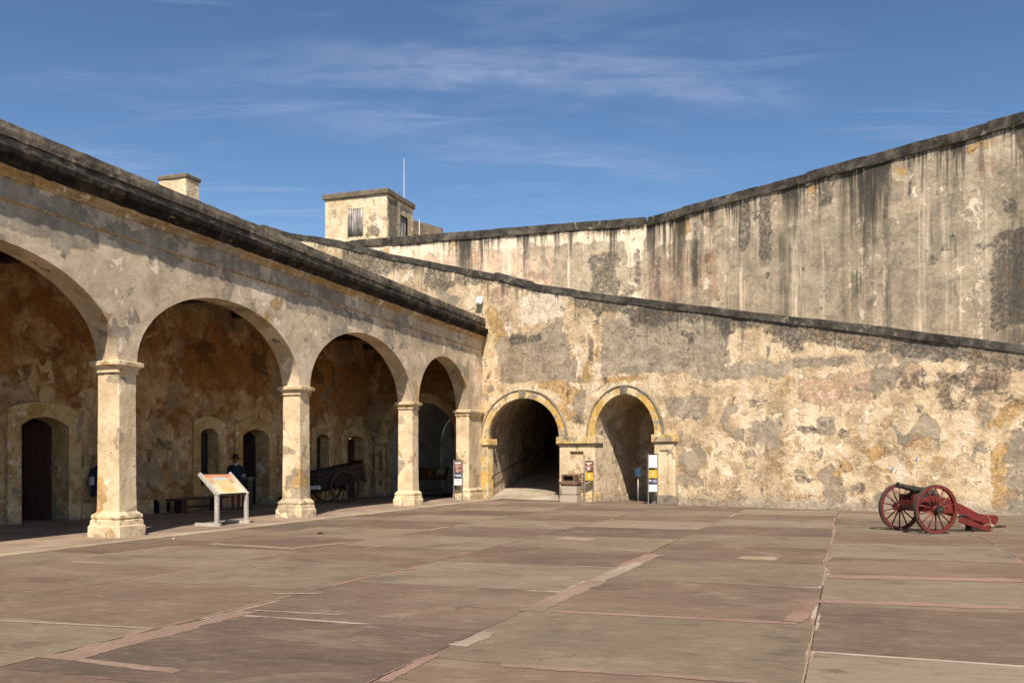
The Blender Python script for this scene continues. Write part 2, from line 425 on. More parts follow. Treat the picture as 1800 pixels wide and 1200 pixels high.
def slab_material():
    m, t, b = new_mat('coloured_concrete_slab')
    P0 = objco(t)
    oi = t.new('ShaderNodeObjectInfo')
    rnd = oi.outputs['Random']
    off = t.new('ShaderNodeCombineXYZ')
    t.put(off.inputs[0], t.math('MULTIPLY', rnd, 91.0))
    t.put(off.inputs[1], t.math('MULTIPLY', rnd, 37.0))
    P = t.vmath('ADD', P0, off.outputs[0])
    n1 = t.noise(P, 0.8, 5, 0.6, 0.6)
    nb = t.noise(t.scaled(P, (2.6, 0.8, 1)), 2.6, 7, 0.74, 0.4)
    n3 = t.noise(P, 16, 8, 0.75)
    n4 = t.noise(P, 60, 3, 0.7)
    base = oi.outputs['Color']
    v = t.math('ADD', t.math('MULTIPLY', n1, 0.5), t.math('MULTIPLY', nb, 0.5))
    lightc = t.mix(0.40, base, (0.33, 0.27, 0.18))
    darkc = t.mix(0.55, base, (0.052, 0.040, 0.032))
    c = t.mix(t.thr(v, 0.50, 0.68), base, lightc)
    c = t.mix(t.thr(v, 0.49, 0.36), c, darkc)
    # stains that run across the joints
    G = t.new('ShaderNodeNewGeometry').outputs['Position']
    gs = t.noise(t.scaled(G, (0.5, 1.0, 1)), 0.55, 5, 0.62, 0.8)
    c = t.mix(t.math('MULTIPLY', t.thr(gs, 0.52, 0.68), 0.45), c, (0.078, 0.060, 0.047))
    c = t.mix(t.math('MULTIPLY', t.thr(gs, 0.46, 0.32), 0.40), c, (0.23, 0.18, 0.125))
    fl = t.noise(t.scaled(G, (1.6, 8.0, 1)), 2.4, 6, 0.74)
    c = t.mix(t.math('MULTIPLY', t.thr(fl, 0.53, 0.66), 0.38), c, (0.27, 0.205, 0.14))
    c = t.mix(t.math('MULTIPLY', t.thr(fl, 0.47, 0.34), 0.42), c, (0.065, 0.050, 0.038))
    # worn pale spots
    pw = t.thr(t.math('ADD', nb, t.math('MULTIPLY', n3, 0.35)), 0.80, 0.92)
    c = t.mix(t.math('MULTIPLY', pw, 0.45), c, (0.36, 0.29, 0.20))
    # mortar repairs along the edges, of their own width
    X, Y, Z = t.sep(P0)
    ex = t.math('SUBTRACT', 1.345, t.math('ABSOLUTE', X))
    ey = t.math('SUBTRACT', 1.47, t.math('ABSOLUTE', Y))
    ed = t.math('MINIMUM', ex, ey)
    rg = t.math('MULTIPLY', t.math('SUBTRACT', t.noise(P, 5.0, 5, 0.65), 0.5), 0.05)
    wd = t.math('MULTIPLY', t.thr(t.noise(P, 0.55, 2, 0.5), 0.45, 0.66), 0.075)
    mk = t.thr(t.math('ADD', t.math('SUBTRACT', wd, ed), rg), 0.0, 0.012)
    gate = t.thr(t.noise(P, 0.42, 2, 0.5), 0.475, 0.50)
    mk = t.math('MULTIPLY', mk, gate)
    mcol = t.ramp(t.noise(t.vmath('ADD', P, (7, 3, 1)), 0.5, 3, 0.6), [(0.42, (0.30, 0.155, 0.11)), (0.52, (0.25, 0.165, 0.115)), (0.60, (0.40, 0.33, 0.25))])
    c = t.mix(t.math('MULTIPLY', mk, 0.85), c, mcol)
    dirt = t.thr(t.math('ADD', ed, t.math('MULTIPLY', rg, 0.3)), 0.014, 0.0)
    c = t.mix(t.math('MULTIPLY', dirt, 0.55), c, (0.05, 0.042, 0.034))
    # cracks
    vor = t.new('ShaderNodeTexVoronoi', feature='DISTANCE_TO_EDGE')
    t.put(vor.inputs['Vector'], t.vmath('ADD', P, t.vmath('SCALE', t.noise(P, 3, 5, 0.6, color=True), scale=0.4)))
    vor.inputs['Scale'].default_value = 0.30
    crack = t.math('MULTIPLY', t.thr(vor.outputs['Distance'], 0.0035, 0.0), t.thr(n1, 0.53, 0.58))
    c = t.mix(t.math('MULTIPLY', crack, 0.7), c, (0.04, 0.034, 0.028))
    gr = t.math('ADD', 0.70, t.math('MULTIPLY', t.math('ADD', t.math('MULTIPLY', n3, 0.6), t.math('MULTIPLY', n4, 0.4)), 0.6))
    gv = t.new('ShaderNodeCombineXYZ')
    for i in range(3):
        t.put(gv.inputs[i], gr)
    c = t.mix(1.0, c, gv.outputs[0], 'MULTIPLY')
    t.put(b.inputs['Base Color'], c)
    b.inputs['Roughness'].default_value = 0.88
    b.inputs['Specular IOR Level'].default_value = 0.25
    h = t.math('ADD', t.math('MULTIPLY', n3, 0.5), t.math('MULTIPLY', n4, 0.3))
    h = t.math('ADD', h, t.math('MULTIPLY', mk, 0.3))
    bump(t, b, h, 0.008)
    return m


M['slab'] = slab_material()


def floor_material(name, c0, c1, c2):
    m, t, b = new_mat(name)
    P = objco(t)
    n1 = t.noise(P, 0.6, 6, 0.6, 0.6)
    n3 = t.noise(P, 14, 8, 0.75)
    c = t.ramp(t.math('ADD', t.math('MULTIPLY', n1, 0.6), t.math('MULTIPLY', n3, 0.4)), [(0.38, c0), (0.5, c1), (0.62, c2)])
    t.put(b.inputs['Base Color'], c)
    b.inputs['Roughness'].default_value = 0.85
    bump(t, b, n3, 0.008)
    return m


M['arcfloor'] = floor_material('arcade_floor_concrete', (0.17, 0.12, 0.085), (0.25, 0.185, 0.135), (0.33, 0.25, 0.185))
M['edge'] = floor_material('pale_edging_concrete', (0.24, 0.185, 0.125), (0.33, 0.265, 0.185), (0.42, 0.35, 0.25))
M['tunfloor'] = floor_material('worn_ramp_concrete', (0.20, 0.165, 0.12), (0.33, 0.28, 0.21), (0.46, 0.40, 0.31))


def shutter_material():
    m, t, b = new_mat('peeling_grey_boards')
    P = objco(t)
    n = t.noise(t.scaled(P, (14, 14, 0.9)), 1, 6, 0.7)
    n2 = t.noise(t.scaled(P, (3, 3, 1.2)), 1, 4, 0.6)
    c = t.ramp(t.math('ADD', t.math('MULTIPLY', n, 0.7), t.math('MULTIPLY', n2, 0.3)),
               [(0.40, (0.05, 0.042, 0.036)), (0.50, (0.20, 0.18, 0.16)), (0.62, (0.58, 0.53, 0.50))])
    t.put(b.inputs['Base Color'], c)
    b.inputs['Roughness'].default_value = 0.9
    bump(t, b, n, 0.01)
    return m


M['shutter'] = shutter_material()


def print_material():
    """wayside panel print: orange at the head fading to cream"""
    m, t, b = new_mat('printed_exhibit_sheet')
    P = objco(t)
    X, Y, Z = t.sep(P)
    g = t.thr(Y, -0.36, 0.36)
    c = t.ramp(g, [(0.0, (0.62, 0.55, 0.36)), (0.45, (0.60, 0.51, 0.34)), (0.78, (0.56, 0.38, 0.24)), (1.0, (0.50, 0.22, 0.12))])
    # picture block
    ins = t.math('MULTIPLY', t.thr(t.math('ABSOLUTE', X), 0.262, 0.258), t.thr(t.math('ABSOLUTE', t.math('SUBTRACT', Y, -0.03)), 0.262, 0.258))
    sketch = t.noise(t.scaled(P, (9, 14, 1)), 2.0, 8, 0.75)
    pc = t.ramp(sketch, [(0.38, (0.30, 0.20, 0.07)), (0.5, (0.62, 0.46, 0.20)), (0.62, (0.66, 0.52, 0.27))])
    pc = t.mix(t.thr(Y, 0.10, 0.16), pc, (0.42, 0.46, 0.46))
    c = t.mix(ins, c, pc)
    t.put(b.inputs['Base Color'], c)
    b.inputs['Roughness'].default_value = 0.35
    return m


M['print'] = print_material()
M['darkprint'] = simple('dark_exhibit_print', (0.05, 0.022, 0.010), (0.13, 0.08, 0.035), rough=0.35, scale=6)


def person_material(name, bands, armx=None, armcol=None):
    m, t, b = new_mat(name)
    P = objco(t)
    X, Y, Z = t.sep(P)
    zz = t.math('DIVIDE', Z, 2.0)
    c = t.ramp(zz, bands, 'CONSTANT')
    if armx:
        am = t.math('MULTIPLY', t.thr(t.math('ABSOLUTE', X), armx - 0.005, armx + 0.005), t.thr(Z, 0.7, 0.72))
        am = t.math('MULTIPLY', am, t.thr(Z, 1.28, 1.26))
        c = t.mix(am, c, armcol)
    t.put(b.inputs['Base Color'], c)
    b.inputs['Roughness'].default_value = 0.8
    return m


# ================================================================== mesh helpers
def link(me, name, mat, parent=None, smooth=False):
    o = bpy.data.objects.new(name, me)
    col.objects.link(o)
    if mat is not None:
        me.materials.append(mat)
    if parent is not None:
        o.parent = parent
    if smooth:
        for p in me.polygons:
            p.use_smooth = True
    return o


class MB:
    def __init__(s):
        s.v = []
        s.f = []

    def add(s, vs, fs):
        k = len(s.v)
        s.v += [tuple(x) for x in vs]
        s.f += [tuple(i + k for i in f) for f in fs]
        return s

    def box(s, x0, x1, y0, y1, z0, z1, mtx=None):
        vs = [Vector((x, y, z)) for z in (z0, z1) for y in (y0, y1) for x in (x0, x1)]
        if mtx is not None:
            vs = [mtx @ v for v in vs]
        return s.add(vs, [(0, 2, 3, 1), (4, 5, 7, 6), (0, 1, 5, 4), (2, 6, 7, 3), (0, 4, 6, 2), (1, 3, 7, 5)])

    def prism(s, poly, h0, h1, fn):
        """poly (a,b) extruded from h0 to h1; fn(a,b,h)->xyz"""
        n = len(poly)
        vs = [fn(a, b, h0) for a, b in poly] + [fn(a, b, h1) for a, b in poly]
        fs = [tuple(range(n))[::-1], tuple(range(n, 2 * n))]
        fs += [(i, (i + 1) % n, n + (i + 1) % n, n + i) for i in range(n)]
        return s.add(vs, fs)

    def tube(s, pts, r, n=8, closed=False):
        pts = [Vector(p) for p in pts]
        rs = r if isinstance(r, (list, tuple)) else [r] * len(pts)
        vs = []
        up = Vector((0, 0, 1))
        m = len(pts)
        for i, p in enumerate(pts):
            a = pts[(i - 1) % m] if (closed or i) else p
            b_ = pts[(i + 1) % m] if (closed or i < m - 1) else p
            d = (b_ - a).normalized()
            x = d.cross(up)
            if x.length < 1e-3:
                x = d.cross(Vector((1, 0, 0)))
            x.normalize()
            y = x.cross(d).normalized()
            for k in range(n):
                an = 2 * math.pi * k / n
                vs.append(p + (x * math.cos(an) + y * math.sin(an)) * rs[i])
        fs = []
        for i in range(m if closed else m - 1):
            j = (i + 1) % m
            for k in range(n):
                fs.append((i * n + k, i * n + (k + 1) % n, j * n + (k + 1) % n, j * n + k))
        if not closed:
            fs.append(tuple(range(n))[::-1])
            fs.append(tuple(range((m - 1) * n, m * n)))
        return s.add(vs, fs)

    def lathe(s, prof, n=24, mtx=None):
        """prof (r,z) around local z"""
        vs, fs = [], []
        for r, z in prof:
            for k in range(n):
                a = 2 * math.pi * k / n
                v = Vector((r * math.cos(a), r * math.sin(a), z))
                vs.append(mtx @ v if mtx is not None else v)
        for i in range(len(prof) - 1):
            for k in range(n):
                fs.append((i * n + k, i * n + (k + 1) % n, (i + 1) * n + (k + 1) % n, (i + 1) * n + k))
        fs.append(tuple(range(n))[::-1])
        fs.append(tuple(range((len(prof) - 1) * n, len(prof) * n)))
        return s.add(vs, fs)

    def build(s, name, mat, parent=None, smooth=False, bevel=0, rough=0, rscale=2.0, fix=True):
        v = s.v
        if rough:
            v = [tuple(Vector(p) + mnoise.noise_vector(Vector(p) * rscale) * rough) for p in v]
        me = bpy.data.meshes.new(name)
        me.from_pydata(v, [], s.f)
        if fix:
            bm = bmesh.new()
            bm.from_mesh(me)
            bmesh.ops.recalc_face_normals(bm, faces=bm.faces)
            bm.to_mesh(me)
            bm.free()
        o = link(me, name, mat, parent, smooth)
        if bevel:
            md = o.modifiers.new('bevel', 'BEVEL')
            md.width = bevel
            md.segments = 2
            md.limit_method = 'ANGLE'
        return o


def tag(o, label, cat, group=None):
    o['label'] = label
    o['category'] = cat
    if group:
        o['group'] = group
    return o


def thing(name, loc, rz, label, cat, group=None):
    o = bpy.data.objects.new(name, None)
    col.objects.link(o)
    o.location = loc
    o.rotation_euler = (0, 0, rz)
    o.empty_display_size = 0.3
    return tag(o, label, cat, group)


def struct(o):
    o['kind'] = 'structure'
    return o


def arc(x0, x1, zs, zc, n=24):
    cx, rx, rz = (x0 + x1) / 2, (x1 - x0) / 2, zc - zs
    return [(cx - rx * math.cos(math.pi * i / n), zs + rz * math.sin(math.pi * i / n)) for i in range(n + 1)]


def seg_arc(x0, x1, zs, zc, n=12):
    h = zc - zs
    hw = (x1 - x0) / 2
    r = (hw * hw + h * h) / (2 * h)
    cz = zc - r
    a = math.asin(hw / r)
    cx = (x0 + x1) / 2
    return [(cx + r * math.sin(-a + 2 * a * i / n), cz + r * math.cos(-a + 2 * a * i / n)) for i in range(n + 1)]


def in_poly(px_, pz_, poly):
    inside = np.zeros(len(px_), bool)
    n = len(poly)
    for i in range(n):
        x0, z0 = poly[i]
        x1, z1 = poly[(i + 1) % n]
        if z0 == z1:
            continue
        c = ((z0 > pz_) != (z1 > pz_)) & (px_ < (x1 - x0) * (pz_ - z0) / (z1 - z0) + x0)
        inside ^= c
    return inside


def edge_dist(px_, pz_, polys):
    d = np.full(len(px_), 1e9)
    for poly in polys:
        for i in range(len(poly)):
            x0, z0 = poly[i]
            x1, z1 = poly[(i + 1) % len(poly)]
            ex, ez = x1 - x0, z1 - z0
            L = ex * ex + ez * ez
            if L < 1e-12:
                continue
            t_ = np.clip(((px_ - x0) * ex + (pz_ - z0) * ez) / L, 0, 1)
            d = np.minimum(d, np.hypot(px_ - x0 - t_ * ex, pz_ - z0 - t_ * ez))
    return d


def patch_fields(x, z, patches):
    out = {}
    for k in ('grey', 'ochre', 'dark', 'pale', 'pink'):
        a = np.full(len(x), -1.6)
        for p in patches.get(k, ()):
            if len(p) == 5 and p[4] >= 0:          # box x0 z0 x1 z1 strength
                cx, cz = (p[0] + p[2]) / 2, (p[1] + p[3]) / 2
                hx, hz = abs(p[2] - p[0]) / 2, abs(p[3] - p[1]) / 2
                d = np.minimum(hx - np.abs(x - cx), hz - np.abs(z - cz))
                sc = min(0.35, max(0.12, min(hx, hz)))
                v = np.clip(d / sc, -1.6, 1) + (p[4] - 1) * 1.5
            else:                                   # segment x0 z0 x1 z1 radius strength
                ex, ez = p[2] - p[0], p[3] - p[1]
                t_ = np.clip(((x - p[0]) * ex + (z - p[1]) * ez) / (ex * ex + ez * ez + 1e-9), 0, 1)
                d = p[4] - np.hypot(x - p[0] - t_ * ex, z - p[1] - t_ * ez)
                v = np.clip(d / 0.25, -1.6, 1) + (p[5] - 1) * 1.5
            a = np.maximum(a, v)
        out[k] = a
    return out


def set_attr(me, name, vals):
    a = me.attributes.new(name, 'FLOAT', 'POINT')
    a.data.foreach_set('value', np.asarray(vals, dtype=np.float32))


def wall_face(name, outline, holes, step, mat, parent, y=0.0, amp=0.015, patches=None, top=None, uneven=0.7, xform=None):
    """flat wall face in local x,z at depth y with openings, gently uneven"""
    polys = [outline] + holes
    xs = [p[0] for p in outline]
    zs = [p[1] for p in outline]
    gx, gz = np.meshgrid(np.arange(min(xs) + step / 2, max(xs), step), np.arange(min(zs) + step / 2, max(zs), step))
    gx = gx.ravel() + np.array([random.uniform(-.2, .2) * step for _ in range(gx.size)])
    gz = gz.ravel() + np.array([random.uniform(-.2, .2) * step for _ in range(gz.size)])
    ok = in_poly(gx, gz, outline)
    for h in holes:
        ok &= ~in_poly(gx, gz, h)
    ok &= edge_dist(gx, gz, polys) > step * 0.35
    verts, edges = [], []
    for poly in polys:
        # subdivide long edges
        pts = []
        for i in range(len(poly)):
            a, b_ = poly[i], poly[(i + 1) % len(poly)]
            L = math.dist(a, b_)
            k = max(1, int(L / (step * 1.5)))
            for j in range(k):
                pts.append((a[0] + (b_[0] - a[0]) * j / k, a[1] + (b_[1] - a[1]) * j / k))
        k0 = len(verts)
        verts += [Vector(p) for p in pts]
        edges += [(k0 + i, k0 + (i + 1) % len(pts)) for i in range(len(pts))]
    nb = len(verts)
    verts += [Vector((a, b_)) for a, b_ in zip(gx[ok], gz[ok])]
    vo, eo, fo, vm, em, fm = delaunay_2d_cdt(verts, edges, [], 0, 1e-5)
    X = np.array([v.x for v in vo])
    Z = np.array([v.y for v in vo])
    tri = np.array([f for f in fo if len(f) == 3])
    cx, cz = X[tri].mean(1), Z[tri].mean(1)
    keep = in_poly(cx, cz, outline)
    for h in holes:
        keep &= ~in_poly(cx, cz, h)
    tri = tri[keep]
    isb = np.array([any(i < nb for i in m_) for m_ in vm])
    co = []
    for i in range(len(X)):
        d = 0.0
        if not isb[i]:
            d = amp * mnoise.noise(Vector((X[i] * uneven, y, Z[i] * uneven))) * 1.6 + amp * 0.6 * mnoise.noise(Vector((X[i] * 2.3, y + 5, Z[i] * 2.3)))
        p = Vector((X[i], y + d, Z[i]))
        co.append(xform @ p if xform is not None else p)
    me = bpy.data.meshes.new(name)
    me.from_pydata(co, [], tri.tolist())
    for k, v in patch_fields(X, Z, patches or {}).items():
        set_attr(me, k, v)
    if top is None:
        tz = np.full(len(X), max(zs))
    else:
        tz = np.interp(X, [p[0] for p in top], [p[1] for p in top])
    set_attr(me, 'drop', np.maximum(tz - Z, 0))
    return link(me, name, mat, parent, smooth=True)


def no_patch(o):
    """default patch fields for meshes without drawn patches"""
    me = o.data
    n = len(me.vertices)
    for k in ('grey', 'ochre', 'dark', 'pale', 'pink'):
        if k not in me.attributes:
            set_attr(me, k, np.full(n, -1.6))
    if 'drop' not in me.attributes:
        set_attr(me, 'drop', np.full(n, 9.0))
    return o


def reveal(name, path, y0, y1, mat, parent, step=0.3, shift=None, smooth=True):
    """surface swept from a path in x,z at depth y0 to depth y1; shift(d)->(dx,dz)"""
    pts = []
    for i in range(len(path) - 1):
        a, b_ = path[i], path[i + 1]
        k = max(1, int(math.dist(a, b_) / 0.35))
        for j in range(k):
            pts.append((a[0] + (b_[0] - a[0]) * j / k, a[1] + (b_[1] - a[1]) * j / k))
    pts.append(path[-1])
    ny = max(1, int((y1 - y0) / step))
    vs, fs = [], []
    for j in range(ny + 1):
        d = (y1 - y0) * j / ny
        sx, sz = shift(d) if shift else (0, 0)
        for a, b_ in pts:
            k = 0 if j == 0 else 0.012
            nv = mnoise.noise_vector(Vector((a, d, b_)) * 1.1) * k
            vs.append((a + sx + nv.x, y0 + d, b_ + sz + nv.z))
    n = len(pts)
    for j in range(ny):
        for i in range(n - 1):
            fs.append((j * n + i, j * n + i + 1, (j + 1) * n + i + 1, (j + 1) * n + i))
    me = bpy.data.meshes.new(name)
    me.from_pydata(vs, [], fs)
    return no_patch(link(me, name, mat, parent, smooth=smooth))


def ring(name, inner, outer, y0, y1, mat, parent, rough=0.006):
    """band between two equal-length paths, with a front at y0 and edges back to y1"""
    n = len(inner)
    vs = []
    for y in (y0, y1):
        vs += [(a, y, b_) for a, b_ in inner] + [(a, y, b_) for a, b_ in outer]
    fs = []
    for i in range(n - 1):
        fs.append((i, i + 1, n + i + 1, n + i))
        fs.append((n + i, n + i + 1, 3 * n + i + 1, 3 * n + i))
        fs.append((i, 2 * n + i, 2 * n + i + 1, i + 1))
    fs.append((0, n, 3 * n, 2 * n))
    fs.append((n - 1, 3 * n - 1, 4 * n - 1, 2 * n - 1)[::-1])
    mb = MB().add(vs, fs)
    return no_patch(mb.build(name, mat, parent, rough=rough, rscale=3, bevel=0.008))


def extrude_x(name, prof, x0, x1, step, mat, parent, rough=0.006, rscale=2.5, smooth=False):
    """profile (y,z) run along local x"""
    n = max(1, int((x1 - x0) / step))
    k = len(prof)
    vs = [(x0 + (x1 - x0) * i / n, y, z) for i in range(n + 1) for y, z in prof]
    fs = []
    for i in range(n):
        for j in range(k):
            fs.append((i * k + j, i * k + (j + 1) % k, (i + 1) * k + (j + 1) % k, (i + 1) * k + j))
    fs.append(tuple(range(k)))
    fs.append(tuple(range(n * k, (n + 1) * k))[::-1])
    return no_patch(MB().add(vs, fs).build(name, mat, parent, rough=rough, rscale=rscale, smooth=smooth))


def square_loft(name, cx, cy, levels, mat, parent, sub=5, zstep=0.25, rough=0.008, rscale=3.0, ch=0.025):
    """square pillar through (half_x, half_y, z) levels with worn arrises"""
    lv = []
    for (a, b_) in zip(levels[:-1], levels[1:]):
        k = max(1, int(abs(b_[2] - a[2]) / zstep))
        for i in range(k):
            lv.append(tuple(a[q_] + (b_[q_] - a[q_]) * i / k for q_ in range(3)))
    lv.append(levels[-1])
    vs, fs = [], []
    for hx, hy, z in lv:
        rg_ = []
        cs = [(-1, -1), (1, -1), (1, 1), (-1, 1)]
        for q_ in range(4):
            ax, ay = cs[q_]
            bx, by = cs[(q_ + 1) % 4]
            ddx, ddy = (bx - ax) / 2, (by - ay) / 2
            for i in range(sub + 1):
                f = i / sub
                L = hx if ddx else hy
                u_ = -L + ch + f * (2 * L - 2 * ch)
                if ddx:
                    rg_.append((u_ * ddx, hy * ay, z))
                else:
                    rg_.append((hx * ax, u_ * ddy, z))
        vs += [(cx + a, cy + b_, c_) for a, b_, c_ in rg_]
        n = len(rg_)
    for i in range(len(lv) - 1):
        for j in range(n):
            fs.append((i * n + j, i * n + (j + 1) % n, (i + 1) * n + (j + 1) % n, (i + 1) * n + j))
    fs.append(tuple(range(n))[::-1])
    fs.append(tuple(range((len(lv) - 1) * n, len(lv) * n)))
    return no_patch(MB().add(vs, fs).build(name, mat, parent, rough=rough, rscale=rscale))


# ================================================================== frames
P1 = Vector((-8.205, 18.97, 0))
D1 = Vector((0.3306, 0.9438, 0))
N1 = Vector((-0.9438, 0.3306, 0))
RZ_A = math.atan2(D1.y, D1.x)
C0 = Vector((-1.26, 38.80, 0))
WD = Vector((0.7954, -0.606, 0))
WB = Vector((0.606, 0.7954, 0))
RZ_W = math.atan2(WD.y, WD.x)


def A(t, n, z=0):
    return P1 + D1 * t + N1 * n + Vector((0, 0, z))


def W(s, b, z=0):
    return C0 + WD * s + WB * b + Vector((0, 0, z))


# ================================================================== ground and paving
gr = MB().add([(-400, -200, -0.035), (400, -200, -0.035), (400, 800, -0.035), (-400, 800, -0.035)], [(0, 1, 2, 3)]).build('ground', M['earth'])
struct(gr)

E1 = Vector((0.346, 0.938, 0)).normalized()
E2 = Vector((E1.y, -E1.x, 0))
RZ_E = math.atan2(E1.y, E1.x)
pave = bpy.data.objects.new('courtyard_pavement', None)
col.objects.link(pave)
struct(pave)


def slab_mesh(seed):
    rnd_ = random.Random(seed)
    hx, hy = 1.3465, 1.4715
    bm = bmesh.new()
    nx, ny = 5, 5
    top = [[bm.verts.new((-hx + 2 * hx * i / nx, -hy + 2 * hy * j / ny, rnd_.uniform(-0.0006, 0.0006))) for j in range(ny + 1)] for i in range(nx + 1)]
    for i in range(nx):
        for j in range(ny):
            bm.faces.new((top[i][j], top[i + 1][j], top[i + 1][j + 1], top[i][j + 1]))
    rim = [top[i][0] for i in range(nx + 1)] + [top[nx][j] for j in range(1, ny + 1)] + [top[i][ny] for i in range(nx - 1, -1, -1)] + [top[0][j] for j in range(ny - 1, 0, -1)]
    for v in rim:
        v.co.x += rnd_.uniform(-0.006, 0.004) * (1 if v.co.x > 0 else -1)
        v.co.y += rnd_.uniform(-0.006, 0.004) * (1 if v.co.y > 0 else -1)
        v.co.z -= 0.002
    low = [bm.verts.new((v.co.x, v.co.y, -0.04)) for v in rim]
    for i in range(len(rim)):
        j = (i + 1) % len(rim)
        bm.faces.new((rim[j], rim[i], low[i], low[j]))
    me = bpy.data.meshes.new('slab')
    bm.to_mesh(me)
    bm.free()
    me.materials.append(M['slab'])
    return me


slab_meshes = [slab_mesh(i) for i in range(6)]
RED = [(0.144, 0.097, 0.068), (0.134, 0.092, 0.066), (0.154, 0.106, 0.074), (0.126, 0.088, 0.064)]
OLV = [(0.176, 0.134, 0.090), (0.192, 0.148, 0.101), (0.164, 0.125, 0.085), (0.204, 0.160, 0.111)]
DRK = [(0.116, 0.080, 0.060)]
# strips between the long joints: e2 of the near edge, offset of the cross joints, colour phase
strips = {}
lines = [-0.30 + 2.95 * k for k in range(-7, 10)]
offs = {-1: (1.34, 0), 0: (2.71, 1), -2: (2.55, 1), -3: (1.60, 1), 1: (0.9, 0), -4: (0.4, 0), 2: (1.9, 1), -5: (1.5, 1)}
slab_pts = []
for k, e2 in enumerate(lines):
    kk = k - 7
    off, ph = offs.get(kk, ((kk * 1.37) % 2.7, kk % 2))
    for j in range(-2, 16):
        e1c = off + 2.70 * j + 1.35
        c = E1 * e1c + E2 * (e2 + 1.475)
        ra = c - P1
        if ra.dot(N1) > 2.6:
            continue
        rw = c - C0
        if rw.dot(WB) > 2.2:
            continue
        if c.y < -3 or c.x > 24 or c.x < -22:
            continue
        slab_pts.append((c, kk, j, ph))
for i, (c, kk, j, ph) in enumerate(slab_pts):
    o = bpy.data.objects.new('slab', slab_meshes[i % 6])
    col.objects.link(o)
    o.parent = pave
    o.location = (c.x, c.y, random.uniform(-0.0012, 0.0004))
    o.rotation_euler = (0, 0, RZ_E + (math.pi if random.random() < 0.5 else 0))
    red = (j + ph) % 2 == 1
    if random.random() < 0.07:
        red = not red
    cc = random.choice(RED if red else OLV)
    if (kk, j) in ((-2, 1),):
        cc = DRK[0]
    f = random.uniform(0.9, 1.1)
    o.color = (cc[0] * f, cc[1] * f, cc[2] * f, 1)

# mortar repairs laid along the joints
M['mortar_p'] = floor_material('pink_mortar', (0.165, 0.098, 0.072), (0.22, 0.135, 0.10), (0.29, 0.18, 0.135))
M['mortar_t'] = floor_material('tan_mortar', (0.16, 0.105, 0.075), (0.22, 0.15, 0.108), (0.30, 0.21, 0.155))
M['mortar_w'] = floor_material('pale_mortar', (0.20, 0.155, 0.11), (0.28, 0.225, 0.165), (0.38, 0.31, 0.23))
M['mortar_y'] = floor_material('sandy_mortar', (0.20, 0.15, 0.095), (0.27, 0.205, 0.13), (0.32, 0.25, 0.17))
joint_fill = []
for e2_ in (-0.305, -3.255, -6.205, 2.645):
    e_ = 4.5
    while e_ < 24:
        L_ = random.uniform(0.8, 3.0)
        if random.random() < 0.72:
            a_, b_ = E1 * e_ + E2 * e2_, E1 * (e_ + L_) + E2 * e2_
            joint_fill.append((a_.x, a_.y, b_.x, b_.y, random.uniform(.012, .030), random.choice('ttyyp')))
        e_ += L_ + random.uniform(0.0, 0.5)
for si_, (x0, y0, x1, y1, wd_, kd) in enumerate([(0.18, 9.7, 2.44, 15.61, 0.26, 't'), (1.14, 12.19, 2.0, 14.38, 0.2, 'w'), (0.45, 9.7, 2.81, 8.98, 0.13, 'p'), (2.81, 9.08, 3.4, 10.41, 0.2, 'p'), (4.28, 12.67, 6.86, 12.19, 0.42, 'p'),
        (3.46, 10.41, 5.58, 9.92, 0.26, 'p'), (-3.7, 7.36, -3.14, 8.83, 0.34, 't'), (-3.14, 8.83, -2.79, 9.7, 0.22, 't'), (-3.5, 7.33, -2.54, 6.92, 0.12, 't'), (-0.09, 7.15, 1.78, 6.61, 0.12, 't'),
        (-0.95, 6.60, -0.64, 7.53, 0.10, 'p'), (-0.47, 7.88, -0.2, 8.53, 0.16, 'w'), (-8.21, 16.41, -7.31, 16.2, 0.06, 'p'), (-2.78, 9.77, -1.78, 9.48, 0.05, 'w'), (6.12, 26.12, 8.53, 24.38, 0.1, 'w'),
        (8.59, 23.7, 11.8, 20.98, 0.07, 'p'), (-4.34, 14.63, -2.98, 14.22, 0.06, 'w'), (-1.82, 13.26, -1.46, 13.54, 0.12, 'p'), (-2.88, 10.99, -2.31, 11.03, 0.07, 'w'), (-2.7, 16.62, -1.62, 18.55, 0.1, 'p'),
        (-5.85, 17.66, -3.95, 16.62, 0.2, 'y'), (-4.0, 16.84, -3.24, 17.9, 0.2, 'y'),
        (-5.14, 9.14, -3.43, 8.71, 0.06, 'w'), (1.01, 18.96, 1.62, 18.55, 0.5, 'y'), (3.79, 15.15, 4.33, 14.88, 0.5, 'y'), (4.89, 14.22, 7.93, 22.26, 0.05, 'p')] + joint_fill):
    a_, b_ = Vector((x0, y0, 0)), Vector((x1, y1, 0))
    d_ = (b_ - a_)
    n_ = max(4, int(d_.length / 0.05))
    nn = Vector((-d_.y, d_.x, 0)).normalized()
    vs, fs = [], []
    for i in range(n_ + 1):
        p = a_ + d_ * (i / n_)
        taper = 1.0
        for sg in (-1, 1):
            q_ = p + nn * sg * wd_ / 2 * taper * (1 + 0.4 * mnoise.noise(p * 3.1 + Vector((sg * 7, 0, 0)))) + nn * random.uniform(-.03, .03) * min(0.25 + wd_, wd_ * 4)
            vs.append((q_.x, q_.y, 0.0020 + 0.00005 * si_))
    for i in range(n_):
        fs.append((2 * i, 2 * i + 2, 2 * i + 3, 2 * i + 1))
    st_ = MB().add(vs, fs).build('mortar_strip', M['mortar_' + kd], pave, fix=False)

